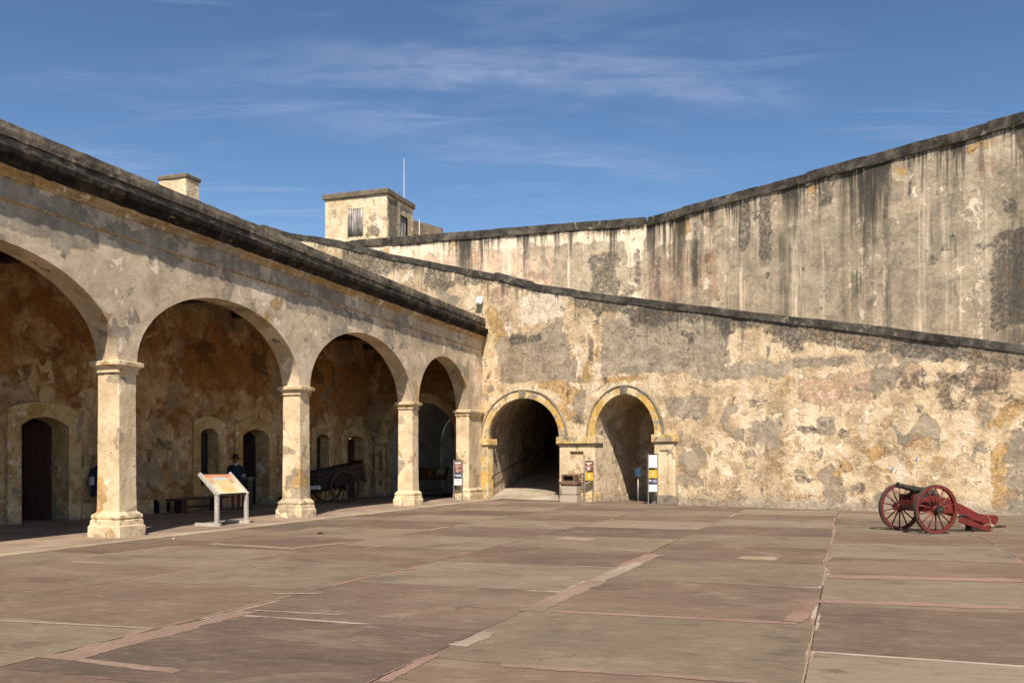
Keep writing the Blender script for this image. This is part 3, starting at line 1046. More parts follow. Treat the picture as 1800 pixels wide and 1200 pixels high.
# arcade floor and the pale edging that runs along the columns
af = MB()
pts_af = [(-24, -0.62), (20.8, -0.62), (22.2, 5.5), (29, 5.5), (29, 10), (-24, 10)]
ve = [A(t, n, 0.012) for t, n in pts_af]
af.add(ve, [tuple(range(len(ve)))])
arcade_floor = struct(af.build('arcade_floor', M['arcfloor'], fix=False))
eg = MB()
tt = -24
ei = 0
while tt < 20.7:
    L = random.uniform(2.2, 3.6)
    t1_ = min(tt + L, 20.9)
    ww = random.uniform(0.26, 0.36)
    q_ = [A(tt + .006, -0.60 - ww, 0), A(t1_ - .006, -0.60 - ww, 0), A(t1_ - .006, -0.60, 0), A(tt + .006, -0.60, 0)]
    mb = MB().add([p + Vector((0, 0, -0.02)) for p in q_] + [p + Vector((0, 0, 0.017)) for p in q_],
                  [(0, 3, 2, 1), (4, 5, 6, 7), (0, 1, 5, 4), (1, 2, 6, 5), (2, 3, 7, 6), (3, 0, 4, 7)])
    mb.build('edging_strip', M['edge'], arcade_floor)
    tt = t1_

# ================================================================== arcade
arc_root = thing('arcade', P1, RZ_A, 'long plastered arcade of basket arches on square columns with a blackened cornice', 'arcade')
CW = 0.54      # column width
TH = 0.57      # wall thickness
ZC = 3.69      # top of capitals
cols_t = [-20.7, -13.8, -6.9, 0.0, 6.86, 14.11]
PIL0, PIL1 = 19.44, 21.02
starts = [c + CW for c in cols_t]
ends = cols_t[1:] + [PIL0]
crowns = [5.57, 5.57, 5.57, 5.55, 5.66, 5.62]
TOPZ = 6.86
outline = [(-20.7, ZC), (-20.7 + CW, ZC)]
paths = []
for a_, b_, cz in zip(starts, ends, crowns):
    p = arc(a_, b_, ZC, cz, 28)
    paths.append(p)
    outline += p[1:] if abs(p[0][0] - outline[-1][0]) < 1e-6 else p
outline += [(PIL1, ZC), (PIL1, TOPZ), (-20.7, TOPZ)]
fac_patch = {
    'grey': [(-3.5, 6.7, -0.6, 5.75, 1.0), (-0.3, 6.65, 2.0, 6.0, 0.8), (2.4, 6.75, 5.0, 6.35, 0.9), (5.4, 6.7, 9.4, 6.35, 1.1), (6.2, 6.2, 11.2, 5.75, 0.9),
             (9.8, 6.65, 11.0, 6.35, 0.8), (12.0, 6.3, 12.8, 5.4, 0.9), (14.8, 6.25, 15.8, 5.75, 1.0), (16.5, 6.7, 20.5, 6.35, 0.7), (17.5, 6.2, 19.2, 5.9, 0.8), (1.5, 6.2, 3.4, 5.75, 0.7)],
    'pale': [(4.5, 6.25, 6.3, 5.6, 0.8), (8.0, 5.8, 9.0, 5.2, 0.6), (12.5, 5.6, 14.0, 4.6, 0.4), (-0.4, 5.2, 1.4, 4.0, 0.3), (6.6, 5.2, 8.0, 4.2, 0.35), (19.6, 5.6, 21, 4.0, 0.5)],
    'dark': [(7.0, 5.4, 7.2, 4.7, 0.7), (-1.6, 5.7, -1.1, 5.5, 0.8), (1.2, 6.1, 1.7, 5.8, 0.7)],
    'ochre': [(0.1, 4.4, 0.45, 3.7, 0.8), (14.2, 4.6, 14.6, 3.7, 0.9)],
}
wall_face('spandrel_wall', outline, [], 0.28, M['facade'], arc_root, 0.0, 0.012, fac_patch)
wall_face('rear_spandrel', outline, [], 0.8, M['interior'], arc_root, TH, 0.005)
for p in paths:
    reveal('arch_soffit', p, 0.0, TH, M['facade'], arc_root, 0.14)
# mouldings, cornice and parapet
extrude_x('string_course', [(-0.03, 6.29), (-0.03, 6.325), (0.02, 6.335), (0.02, 6.27)], -20.7, PIL1, 0.3, M['bed'], arc_root, 0.004)
extrude_x('bed_mould', [(0.02, 6.70), (-0.03, 6.71), (-0.05, 6.78), (-0.11, 6.83), (-0.13, 6.90), (0.02, 6.90)], -20.7, PIL1 + 0.02, 0.3, M['bed'], arc_root, 0.006)
extrude_x('cornice', [(0.02, 6.885), (-0.15, 6.885), (-0.19, 6.93), (-0.20, 6.98), (-0.27, 7.02), (-0.30, 7.05), (-0.31, 7.16), (-0.27, 7.20), (0.02, 7.24)],
          -20.7, PIL1 + 0.03, 0.10, M['cornice'], arc_root, 0.022, 5.5)
extrude_x('parapet', [(0.02, 7.235), (-0.13, 7.215), (-0.14, 7.30), (-0.12, 7.385), (0.02, 7.395), (0.5, 7.395), (0.5, 7.2)], -20.7, PIL1 + 0.1, 0.12, M['parapet'], arc_root, 0.016, 4.0)
extrude_x('parapet_cap', [(-0.17, 7.385), (-0.18, 7.50), (-0.165, 7.64), (-0.12, 7.66), (0.54, 7.67), (0.54, 7.385)], -20.7, PIL1 + 0.1, 0.12, M['parapet'], arc_root, 0.014, 3.5)
no_patch(MB().box(-20.7, 22.5, 0.5, 9.6, 6.9, 7.1).build('roof', M['parapet'], arc_root))
no_patch(MB().box(-20.7, 22.4, 0.56, 5.4, 6.74, 6.88).build('ceiling', M['interior'], arc_root))
for i in range(12):
    t_ = -13.6 + i * 3.1
    MB().box(t_ - .13, t_ + .13, 0.58, 5.38, 6.50, 6.735).build('ceiling_beam', M['beam'], arc_root, bevel=0.01)

for ct in cols_t:
    cx, cy, h, hy = ct + CW / 2, 0.285, CW / 2, 0.285
    sh = square_loft('column', cx, cy, [(h + .012, hy + .012, 0.50), (h, hy, 1.2), (h - .006, hy - .006, 3.46)], M['column'], arc_root, rough=0.010)
    bs = square_loft('base', cx, cy, [(h + .135, hy + .135, 0.0), (h + .13, hy + .13, 0.24), (h + .105, hy + .105, 0.255), (h + .10, hy + .10, 0.355),
                                      (h + .075, hy + .075, 0.37), (h + .095, hy + .095, 0.42), (h + .085, hy + .085, 0.47), (h + .04, hy + .04, 0.505), (h + .015, hy + .015, 0.54)],
                     M['column'], sh, rough=0.016, rscale=5, zstep=0.08)
    cp = square_loft('capital', cx, cy, [(h, hy, 3.44), (h + .035, hy + .035, 3.455), (h + .035, hy + .035, 3.49), (h + .02, hy + .02, 3.50), (h + .045, hy + .045, 3.56),
                                         (h + .11, hy + .11, 3.605), (h + .115, hy + .115, 3.68), (h + .06, hy + .06, 3.70)], M['trim'] if False else M['column'], sh, rough=0.007, rscale=4, zstep=0.06)
# engaged pilaster at the corner
cx, h = (PIL0 + 21.0) / 2, (21.0 - PIL0) / 2
sh = square_loft('pilaster', cx, 0.285, [(h, .285, 0.45), (h, .285, 3.46)], M['column'], arc_root)
square_loft('base', cx, 0.285, [(h + .09, .385, 0.0), (h + .09, .385, 0.25), (h + .06, .35, 0.27), (h + .08, .37, 0.40), (h + .02, .3, 0.48)], M['column'], sh, rough=0.014, rscale=5, zstep=0.08)
square_loft('capital', cx, 0.285, [(h, .285, 3.44), (h + .03, .32, 3.46), (h + .03, .32, 3.52), (h + .09, .39, 3.60), (h + .10, .40, 3.68), (h + .05, .35, 3.70)], M['column'], sh, rough=0.007, zstep=0.06)

# back wall of the arcade with its doors and windows
BY = 5.4
doors = [(2.48, 4.00, 0.0, 2.52, 2.75), (11.69, 13.28, 0.0, 2.48, 2.74), (18.97, 20.55, 0.0, 2.45, 2.70), (-6.5, -5.0, 0.0, 2.5, 2.75), (-12.5, -11.0, 0.0, 2.5, 2.75)]
wins = [(9.44, 10.34, 0.80, 2.50, 2.69), (16.51, 17.47, 0.80, 2.50, 2.69), (-0.9, 0.0, 0.8, 2.5, 2.69)]
drains = [(7.25, 7.55, 0.0, 0.30, 0.42), (7.82, 8.02, 0.03, 0.33, 0.36)]
bo = [(-20.7, 0)]
for d in sorted(doors + [drains[0]]):
    bo += [(d[0], 0)] + seg_arc(d[0], d[1], d[3], d[4]) + [(d[1], 0)]
bo += [(21.6, 0), (21.6, 6.75), (-20.7, 6.75)]
holes = []
for d in wins + [drains[1]]:
    holes.append([(d[0], d[2]), (d[1], d[2])] + seg_arc(d[0], d[1], d[3], d[4])[::-1])
int_patch = {
    'ochre': [(0.5, 5.6, 2.5, 3.6, .7), (4.2, 5.9, 7.0, 4.2, .5), (8.5, 5.8, 13, 3.9, .8), (14.5, 5.8, 21, 3.4, .8)],
    'dark': [(1.0, 5.6, 2.2, 4.9, .7), (3.0, 4.8, 5.0, 4.2, .6), (6.0, 4.4, 7.5, 3.8, .6), (9.0, 5.8, 10.5, 4.4, .6), (12.0, 5.8, 13.5, 4.4, .5), (7.2, 3.8, 8.2, 3.2, .7), (16, 5.5, 17.5, 4.5, .6), (7.0, 2.0, 7.3, 1.4, 1.0)],
    'grey': [(4.4, 3.2, 6.2, 0.8, .5), (8.0, 3.6, 10.5, 3.1, .6), (5, 2.5, 8.8, 0.6, .35)],
    'pale': [(4.2, 2.8, 9.3, 0.5, .38), (10.4, 3.4, 11.6, 1.0, .35), (13.4, 3.2, 18.5, 0.5, .3), (-1.0, 3.0, 2.2, 0.4, .35), (5.2, 4.0, 8.8, 3.2, .4)],
}
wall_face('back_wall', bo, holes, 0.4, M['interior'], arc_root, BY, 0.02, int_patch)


def opening_path(d, closed=False):
    p = [(d[0], d[2])] + seg_arc(d[0], d[1], d[3], d[4]) + [(d[1], d[2])]
    return p + [p[0]] if closed else p


def grow(d, w_, top, bot=0.0):
    return (d[0] - w_, d[1] + w_, d[2] - bot, d[3] + top, d[4] + top)


for d in doors:
    reveal('door_reveal', opening_path(d), BY, BY + 0.56, M['surround'], arc_root)
    ring('door_surround', opening_path(d), opening_path(grow(d, 0.42, 0.40)), BY - 0.055, BY + 0.01, M['surround'], arc_root)
for d in wins:
    reveal('window_reveal', opening_path(d, True), BY, BY + 0.42, M['surround'], arc_root)
    ring('window_surround', opening_path(d, True), opening_path(grow(d, 0.36, 0.38, 0.34), True), BY - 0.055, BY + 0.01, M['surround'], arc_root)
for d in drains:
    reveal('drain_hole', opening_path(d, True), BY, BY + 0.5, M['black'], arc_root)  # sides coloured black to paint in the dark of the holes
# base course between the openings
for t0, t1_ in ((4.45, 7.22), (8.06, 11.24), (13.72, 16.1), (16.12, 18.5)):
    no_patch(MB().box(t0, t1_, BY - 0.09, BY + 0.02, 0.0, 0.44).build('base_course', M['surround'], arc_root, bevel=0.02))
no_patch(MB().box(7.58, 7.79, BY - 0.09, BY + 0.02, 0.0, 0.44).build('base_course', M['surround'], arc_root, bevel=0.02))
# dark rooms behind
MB().add([(-20.7, 9.5, 0), (22, 9.5, 0), (22, 9.5, 7), (-20.7, 9.5, 7)], [(0, 1, 2, 3)]).build('room_rear_wall', M['interior'], arc_root)
MB().box(-21.2, -20.7, 0, 9.6, 0, 7.0).build('end_wall', M['interior'], arc_root)  # unseen wall added to keep sun out of the arcade's left end


def plank_door(d, x0, x1, y, mat, ang=0.0, hinge=None, name='door'):
    """a leaf of vertical planks; ang opens it inward about the hinge"""
    hz = d[3] + 0.12
    n = max(2, int((x1 - x0) / 0.17))
    hx = x0 if hinge is None else hinge
    mt = Matrix.Translation((hx, y, 0)) @ Matrix.Rotation(ang, 4, 'Z') @ Matrix.Translation((-hx, -y, 0))
    leaf = MB().box(x0, x1, y + 0.03, y + 0.05, d[2] + .02, hz, mt).build(name, mat, arc_root)
    for i in range(n):
        a_, b_ = x0 + (x1 - x0) * i / n, x0 + (x1 - x0) * (i + 1) / n
        MB().box(a_ + .004, b_ - .004, y, y + 0.035, d[2] + .02, hz, mt).build('plank', mat, leaf, bevel=0.004)
    for z in (d[2] + 0.3, (d[2] + hz) / 2, hz - 0.35):
        MB().box(x0 + .03, x1 - .03, y - .03, y - .002, z, z + .12, mt).build('ledge', mat, leaf, bevel=0.004)


for i, d in enumerate(doors):
    mid_ = (d[0] + d[1]) / 2
    if i == 0:
        plank_door(d, d[0], mid_, BY + 0.54, M['wood_dark'], R(80))
        plank_door(d, mid_, d[1], BY + 0.54, M['wood_red'], R(-62), d[1])
    elif i == 2:
        plank_door(d, d[0], mid_ - .0, BY + 0.50, M['wood_red'])
        plank_door(d, mid_, d[1], BY + 0.50, M['wood_red'])
    else:
        plank_door(d, d[0], mid_, BY + 0.54, M['wood_dark'], R(20))
        plank_door(d, mid_, d[1], BY + 0.54, M['wood_dark'], R(-75), d[1])
for d in wins:
    mid_ = (d[0] + d[1]) / 2
    plank_door(d, d[0], mid_, BY + 0.38, M['black'], 0, None, 'shutter')
    plank_door(d, mid_, d[1], BY + 0.38, M['black'], 0, None, 'shutter')

# end of the arcade: arch into a whitewashed vaulted room (local x = depth beyond the corner, y = across)
TE = 21.5
ey0, ey1 = 1.42, 4.78
MT = Matrix(((0, 1, 0, TE), (1, 0, 0, 0), (0, 0, 1, 0), (0, 0, 0, 1)))      # (a,d,z) -> (TE+d, a, z)
ap = arc(ey0, ey1, 2.52, 4.2, 24)
eo = [(0.3, 0), (ey0, 0)] + ap + [(ey1, 0), (5.42, 0), (5.42, 6.75), (0.3, 6.75)]
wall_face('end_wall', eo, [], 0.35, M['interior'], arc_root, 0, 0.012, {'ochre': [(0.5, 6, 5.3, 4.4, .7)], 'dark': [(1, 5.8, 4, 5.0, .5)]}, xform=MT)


def swap(o):
    o.data.transform(MT)
    o.data.flip_normals()
    return o


swap(reveal('arch_soffit', [(ey0, 0), *ap, (ey1, 0)], 0, 0.55, M['surround'], arc_root))
swap(ring('archivolt', arc(ey0, ey1, 2.60, 4.2, 24), arc(ey0 - .40, ey1 + .40, 2.60, 4.60, 24), -0.07, 0.01, M['surround'], arc_root))
for y0_, y1_ in ((ey0 - .5, ey0 + .05), (ey1 - .05, 5.35)):
    swap(no_patch(MB().box(y0_, y1_, -0.13, 0.25, 2.36, 2.60).build('impost', M['surround'], arc_root, bevel=0.02)))
swap(ring('pilaster_panel', [(4.98, 0.5), (4.98, 2.1), (5.2, 2.1), (5.2, 0.5), (4.98, 0.5)], [(4.86, 0.05), (4.86, 2.3), (5.36, 2.3), (5.36, 0.05), (4.86, 0.05)], -0.06, 0.01, M['surround'], arc_root))
# the room: barrel vault, side walls, far wall with a doorway
ry0, ry1, RL = 1.15, 5.05, 6.6
rp = [(ry0, 0)] + arc(ry0, ry1, 2.45, 4.40, 24) + [(ry1, 0)]
swap(reveal('room_vault', rp, 0.55, RL, M['white'], arc_root))
fo_ = [(ry0, 0), (2.55, 0), (2.55, 2.35), (3.45, 2.35), (3.45, 0), (ry1, 0)] + arc(ry0, ry1, 2.45, 4.40, 24)[::-1]
wall_face('room_end_wall', fo_, [], 0.5, M['white'], arc_root, 0, 0.01, {'dark': [(2.2, 3.2, 3.6, 2.7, .5), (4.2, 2.0, 5.0, 1.2, .6)]}, xform=MT @ Matrix.Translation((0, RL, 0)))
swap(ring('room_front_rib', arc(ey0, ey1, 2.52, 4.2, 24), arc(ry0, ry1, 2.45, 4.40, 24), 0.545, 0.62, M['white'], arc_root))
leaf = swap(MB().box(2.55, 3.45, RL + 0.14, RL + 0.18, 0, 2.35).build('door', M['wood_dark'], arc_root))
for k in range(5):
    swap(MB().box(2.55 + .18 * k + .004, 2.55 + .18 * (k + 1) - .004, RL + 0.10, RL + 0.145, 0.02, 2.34).build('plank', M['wood_dark'], leaf))

# ================================================================== ramp wall
rw = thing('ramp_wall', C0, RZ_W, 'sloping weathered plaster ramp wall with a tunnel arch and a niche', 'wall')
top = [(-15, 14.05), (-13.1, 13.37), (-9.23, 12.39), (-5.72, 11.24), (-2.54, 10.37), (0.68, 9.49), (2.46, 8.90), (5.49, 8.19), (8.93, 7.42), (12.8, 6.61), (16.55, 5.82), (18.49, 5.39), (20.31, 4.98), (26, 3.75)]
CT = 0.26
tun = (0.37, 4.01, 2.51, 4.18)
nic = (5.67, 8.29, 2.55, 4.13)


def full_arch(d, n=24):
    return [(d[0], 0)] + arc(*d, n) + [(d[1], 0)]


ro = [(-15, 6.4), (0, 6.4), (0, 0)] + full_arch(tun) + full_arch(nic) + [(26, 0)] + [(x, z - CT + .06) for x, z in reversed(top)]
ramp_patch = {
    'grey': [(5.88, 7.11, 11.26, 4.8, 0.9), (9.39, 5.12, 13.59, 4.37, 0.8), (13.2, 5.05, 16.51, 4.7, 0.9), (16.69, 5.37, 18.81, 4.65, 1), (19.96, 2.35, 20.95, 0.21, 1.2),
             (11.91, 3.02, 13.04, 2.08, 1), (0.68, 7.0, 4.69, 4.63, 0.6), (4.56, 4.3, 5.22, 3.05, 0.9), (8.58, 4.12, 10.5, 3.02, 0.7), (11.57, 3.98, 13.0, 3.15, 0.4), (13.98, 3.31, 15.1, 2.16, 0.5)],
    'dark': [(-2.5, 10.1, 5.0, 7.9, .25, .62), (5.0, 7.9, 12.8, 6.25, .40, .72), (12.8, 6.25, 20.5, 4.65, .55, .78), (15.5, 4.0, 20.2, 3.5, .4, .35), (-8.82, 12.14, -3.57, 10.3, 1), (-3.57, 10.43, 0.37, 8.95, 0.6), (5.38, 6.6, 5.54, 5.48, 1.2), (1.38, 6.87, 3.18, 6.39, 0.9), (3.88, 7.87, 4.42, 7.47, 0.8),
             (5.49, 7.7, 5.95, 6.66, 0.8), (7.01, 7.21, 9.39, 6.4, 0.7), (10.83, 6.64, 11.36, 5.89, 0.9), (12.6, 6.37, 15.46, 5.46, 0.7), (13.3, 5.73, 13.78, 5.25, 1.1),
             (15.46, 5.46, 16.51, 4.93, 0.6), (16.51, 4.66, 20.31, 3.42, 0.45), (17.85, 3.7, 19.12, 2.88, 0.6), (19.5, 2.44, 19.69, 0.09, 0.6), (12.2, 0.91, 12.6, 0.04, 0.6),
             (14.91, 3.65, 15.13, 0.12, 0.5), (15.1, 2.62, 15.28, 2.43, 1.2), (17.52, 5.21, 20.31, 4.41, 0.6)],
    'pale': [(1.73, 8.68, 4.42, 7.02, 0.6), (0.98, 7.33, 1.58, 6.57, 0.9), (-7.24, 11.32, -1.54, 9.3, 0.3), (4.42, 6.34, 5.22, 4.5, 0.5), (8.23, 6.04, 10.5, 5.05, 0.3),
             (0.68, 4.48, 2.46, 2.77, 0.2), (17.85, 4.71, 18.17, 3.68, 0.5), (19.27, 4.48, 19.5, 4.21, 1.2), (10.5, 6.47, 11.57, 5.37, 0.4)],
    'pink': [(15.46, 5.65, 16.25, 5.18, 1), (13.4, 4.67, 16.51, 3.22, 0.5), (0.74, 9.08, 1.35, 8.13, 1), (7.14, 7.63, 8.58, 6.96, 1), (16.51, 5.02, 17.85, 3.52, 0.4),
             (18.33, 4.54, 20.31, 3.59, 0.6), (17.02, 5.61, 17.61, 5.2, 0.7)],
    'ochre': [(0.43, 7.86, 1.13, 6.53, 0.32, 1), (1.13, 6.53, 3.32, 4.87, 0.36, 1), (3.32, 4.87, 4.64, 4.19, 0.32, 1), (5.62, 4.74, 7.99, 4.74, 0.23, .7),
              (19.69, 1.94, 19.72, 0.26, 0.25, 1), (0.0, 4.51, 0.06, 2.81, 0.2, .9), (19.5, 2.65, 20.31, 3.34, 0.16, 1)],
}
wall_face('wall_face', ro, [], 0.22, M['ramp'], rw, 0.0, 0.022, ramp_patch, top=top)
MB().add([(x, 0.5, z - CT) for x, z in top] + [(x, 0.5, z - 1.6) for x, z in top],
         [(i, i + 1, len(top) + i + 1, len(top) + i) for i in range(len(top) - 1)]).build('rear_face', M['parapet'], rw)


def along(tp, x):
    return float(np.interp(x, [p[0] for p in tp], [p[1] for p in tp]))


# coping stones
x = -15.0
k = 0
breaks = [-13.3, -11.1, -9.2, -7.4, -5.1, -3.2, -1.0, 0.72, 2.40, 4.6, 6.9, 8.8, 11.3, 13.7, 14.2, 16.52, 18.6, 20.9, 23.4, 26.0]
for b_ in breaks:
    x0, x1 = x + 0.006, b_ - 0.006
    lift = random.uniform(-0.02, 0.02) + (0.05 if abs(x - 0.72) < .01 else 0)
    th = CT + random.uniform(-0.02, 0.03)
    pr = random.uniform(0.04, 0.07)
    n = max(2, int((x1 - x0) / 0.35))
    vs, fs = [], []
    for i in range(n + 1):
        xx = x0 + (x1 - x0) * i / n
        z = along(top, xx) + lift
        vs += [(xx, -pr, z - th), (xx, -pr + .005, z - .02), (xx, 0.25, z + 0.02), (xx, 0.56, z - .02), (xx, 0.56, z - th)]
    for i in range(n):
        for j in range(5):
            fs.append((i * 5 + j, i * 5 + (j + 1) % 5, (i + 1) * 5 + (j + 1) % 5, (i + 1) * 5 + j))
    fs += [(0, 1, 2, 3, 4), tuple(range(n * 5, n * 5 + 5))[::-1]]
    MB().add(vs, fs).build('coping_stone', M['coping'], rw, rough=0.018, rscale=6.0)
    x = b_

# tunnel through the wall, climbing away from the courtyard
TS = 0.136
axw = (-0.379, 0.926)         # tunnel axis in wall coordinates


def tshift(d):
    return (axw[0] / axw[1] * d, TS * d / axw[1])


reveal('tunnel_vault', full_arch(tun), 0.0, 26.0, M['tunnel'], rw, 0.5, tshift)
vs, fs = [], []
for i in range(27):
    sx, sz = tshift(i)
    vs += [(tun[0] + sx - .05, i - 0.02 * (i == 0), sz + 0.02), (tun[1] + sx + .05, i - 0.02 * (i == 0), sz + 0.02)]
for i in range(26):
    fs.append((2 * i, 2 * i + 1, 2 * i + 3, 2 * i + 2))
MB().add(vs, fs).build('tunnel_floor', M['tunfloor'], rw)
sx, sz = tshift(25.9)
MB().add([(tun[0] + sx - 1, 25.9, 0), (tun[1] + sx + 1, 25.9, 0), (tun[1] + sx + 1, 25.9, 8), (tun[0] + sx - 1, 25.9, 8)], [(0, 1, 2, 3)]).build('tunnel_dark_sheet', M['black'], rw)  # black sheet stands in for the darkness deep in the tunnel
# niche
reveal('niche_vault', full_arch(nic), 0.0, 3.4, M['niche'], rw, 0.25)
wall_face('niche_back', [(nic[0] - .02, 0), (nic[1] + .02, 0)] + arc(nic[0] - .02, nic[1] + .02, nic[2], nic[3] + .02)[::-1], [], 0.3, M['niche'], rw, 3.4, 0.02)

# trim round the openings
for d, ww in ((tun, 0.31), (nic, 0.30)):
    ring('archivolt', arc(d[0], d[1], d[2] + .02, d[3], 28), arc(d[0] - ww, d[1] + ww, d[2] + .02, d[3] + ww, 28), -0.10, 0.02, M['trim'], rw, 0.010)
    ring('arch_bead', arc(d[0] - ww, d[1] + ww, d[2] + .02, d[3] + ww, 28), arc(d[0] - ww - .06, d[1] + ww + .06, d[2] + .02, d[3] + ww + .05, 28), -0.135, 0.02, M['keystone'], rw, 0.012)
    kx = (d[0] + d[1]) / 2
    for a_, b_, mt in ((-0.17, 0.17, M['keystone']),):
        no_patch(MB().prism([(kx + a_ * .8, d[3] - .02), (kx + b_ * .8, d[3] - .02), (kx + b_, d[3] + ww + .03), (kx + a_, d[3] + ww + .03)], -0.13, 0.05,
                            lambda a, b, h: (a, h, b)).build('keystone', mt, rw, bevel=0.012, rough=0.01))
    for k in range(2, 13):      # voussoir joints show as proud stones of slightly different height
        pass
for x0, x1, y0_, z0, z1 in ((-0.05, 0.45, -0.16, 2.28, 2.53), (3.92, 5.76, -0.18, 2.28, 2.56), (8.20, 9.22, -0.20, 2.30, 2.58)):
    im = no_patch(MB().box(x0, x1, y0_, 0.45, z0, z1).build('impost', M['trim'], rw, bevel=0.02))
    no_patch(MB().box(x0 + .03, x1 - .03, y0_ + .04, 0.42, z0 - .06, z0 + .005).build('necking', M['keystone'], im, bevel=0.012))
no_patch(MB().box(0.02, 0.36, -0.09, 0.3, 0, 2.25).build('pilaster', M['trim'], rw, bevel=0.015))
no_patch(MB().box(8.27, 9.12, -0.09, 0.02, 0.32, 2.26).build('pilaster', M['trim'], rw, bevel=0.015)).data.materials[0] = M['column']
ring('pilaster_panel', [(8.52, .5), (8.52, 2.0), (8.87, 2.0), (8.87, .5), (8.52, .5)], [(8.30, .34), (8.30, 2.24), (9.08, 2.24), (9.08, .34), (8.30, .34)], -0.13, -0.085, M['column'], rw)
no_patch(MB().box(8.2, 9.2, -0.17, 0.3, 0, 0.33).build('pilaster_base', M['keystone'], rw, bevel=0.02))
ring('pier_panel', [(4.50, .35), (4.50, 1.98), (5.15, 1.98), (5.15, .35), (4.50, .35)], [(4.02, .0), (4.02, 2.25), (5.66, 2.25), (5.66, .0), (4.02, .0)], -0.075, 0.02, M['column'], rw)
no_patch(MB().box(5.12, 5.72, -0.13, 0.3, 0, 0.36).build('pier_base', M['trim'], rw, bevel=0.02))
# stones showing in the broken pier panel
for i in range(7):
    for j in range(3):
        if i > 2 and random.random() < .55:
            continue
        w0 = 4.52 + j * 0.205 + (0.06 if i % 2 else 0)
        MB().box(w0, min(w0 + random.uniform(.15, .19), 5.13), -0.025, 0.02, 0.40 + i * 0.11, 0.40 + i * 0.11 + random.uniform(.065, .09)).build('stone', M['surround'], rw, bevel=0.012, rough=0.012, rscale=9)

# handrail inside the tunnel
mb = MB()
rl = []
for i in range(0, 41):
    d = 0.15 + i * 0.45
    sx, sz = tshift(d)
    rl.append((tun[0] + sx + 0.11, d, 0.93 + sz))
hr = thing('handrail', W(tun[0], 0.2, 0), RZ_W, 'thin dark iron handrail climbing the left wall of the tunnel', 'handrail')
ho = Vector((tun[0], 0.2, 0))
MB().tube([Vector(p) - ho for p in rl], 0.022, 8).build('rail', M['rail'], hr, smooth=True)
for i in range(0, 41, 4):
    p = Vector(rl[i]) - ho
    MB().tube([p, p + Vector((0.0, 0, -0.09)), p + Vector((-0.14, 0, -0.10))], 0.012, 6).build('bracket', M['rail'], hr)
sr = []
for d, z in ((0.0, 0.72), (-0.06, 0.74), (-0.07, 0.86), (0.0, 0.93), (0.4, 0.95)):
    sr.append(W(tun[1] - 0.09 - 0.2 * max(d, 0), d + 0.12, z))
hr2 = thing('handrail', W(tun[1] - .1, .1), 0, 'short curled end of the handrail at the right edge of the tunnel mouth', 'handrail')
MB().tube([p - hr2.location for p in sr], 0.02, 8).build('rail', M['brass'], hr2, smooth=True)
MB().tube([W(tun[1] - 0.09, 0.14, 0.86) - hr2.location, W(tun[1] + 0.02, 0.14, 0.86) - hr2.location], 0.012, 6).build('bracket', M['rail'], hr2)

# ramp surface behind the wall
vs, fs = [], []
xs_ = np.linspace(-15, 26, 42)
for xx in xs_:
    z = along(top, xx) - 1.1
    vs += [W(xx, 0.45, z), W(xx, 14, z)]
for i in range(41):
    fs.append((2 * i, 2 * i + 1, 2 * i + 3, 2 * i + 2))
struct(MB().add(vs, fs).build('ramp', M['edge'], fix=False))

# ================================================================== rampart wall behind the ramp
K0 = Vector((6.6, 44.0, 0))
UD = Vector((0.630, -0.776, 0)).normalized()
UD2 = Vector((-0.955, 0.297, 0)).normalized()
RZ_U = math.atan2(UD.y, UD.x)
ram = thing('rampart_wall', K0, RZ_U, 'tall streaked rampart wall with a dark stone coping rising behind the ramp', 'wall')
ZT = 13.4
CTU = 0.42
inv = Matrix.Rotation(-RZ_U, 4, 'Z')
l2 = inv @ (-UD2)                        # left leg, running towards K0, in local axes
a2 = math.atan2(l2.y, l2.x)
X2 = Matrix.Rotation(a2, 4, 'Z')
up_patch = {
    'pale': [(0.0, 12.9, 4.0, 11.6, .65), (4.0, 12.8, 9.5, 12.0, .35), (10.6, 12, 11.6, 6, .35), (15.2, 12, 16.0, 5.5, .4)],
    'dark': [(0.3, 11.6, 0.9, 9.0, .7), (2.6, 12.6, 3.1, 9.5, .8), (5.4, 12.9, 5.9, 10.8, 1.1), (6.4, 12.9, 6.9, 10.3, 1.2), (9.2, 12.9, 9.9, 11.8, .9), (8.0, 12.9, 8.7, 12.0, .7),
             (12.8, 13, 13.2, 11, .6), (15.8, 9.6, 17.6, 6.0, .8), (16.3, 10.8, 16.8, 9.9, .9), (3.3, 11.6, 3.9, 9.3, .6), (16.6, 12.5, 18, 11.6, .6)],
    'grey': [(4.5, 11.5, 10.4, 7.0, .7), (10.0, 12.5, 13.0, 11.0, .6), (11.8, 10.5, 15.0, 6.0, .55), (1.0, 9.5, 4.0, 8.0, .6)],
    'pink': [(-0.5, 11.5, 4.5, 8.5, .45), (15.4, 12.3, 16.1, 11.6, 1.0), (12.6, 11.4, 13.2, 10.9, .8)],
    'ochre': [(1.5, 13, 2.6, 11.9, .8), (3.2, 13, 4.0, 12.2, .8), (8.6, 13, 9.3, 12.3, .8), (4.9, 11.3, 5.3, 10.8, .8)],
}
wall_face('wall_face', [(0, 2.5), (32, 0), (32, ZT - CTU + .05), (0, ZT - CTU + .05)], [], 0.28, M['rampart'], ram, 0, 0.03, up_patch)
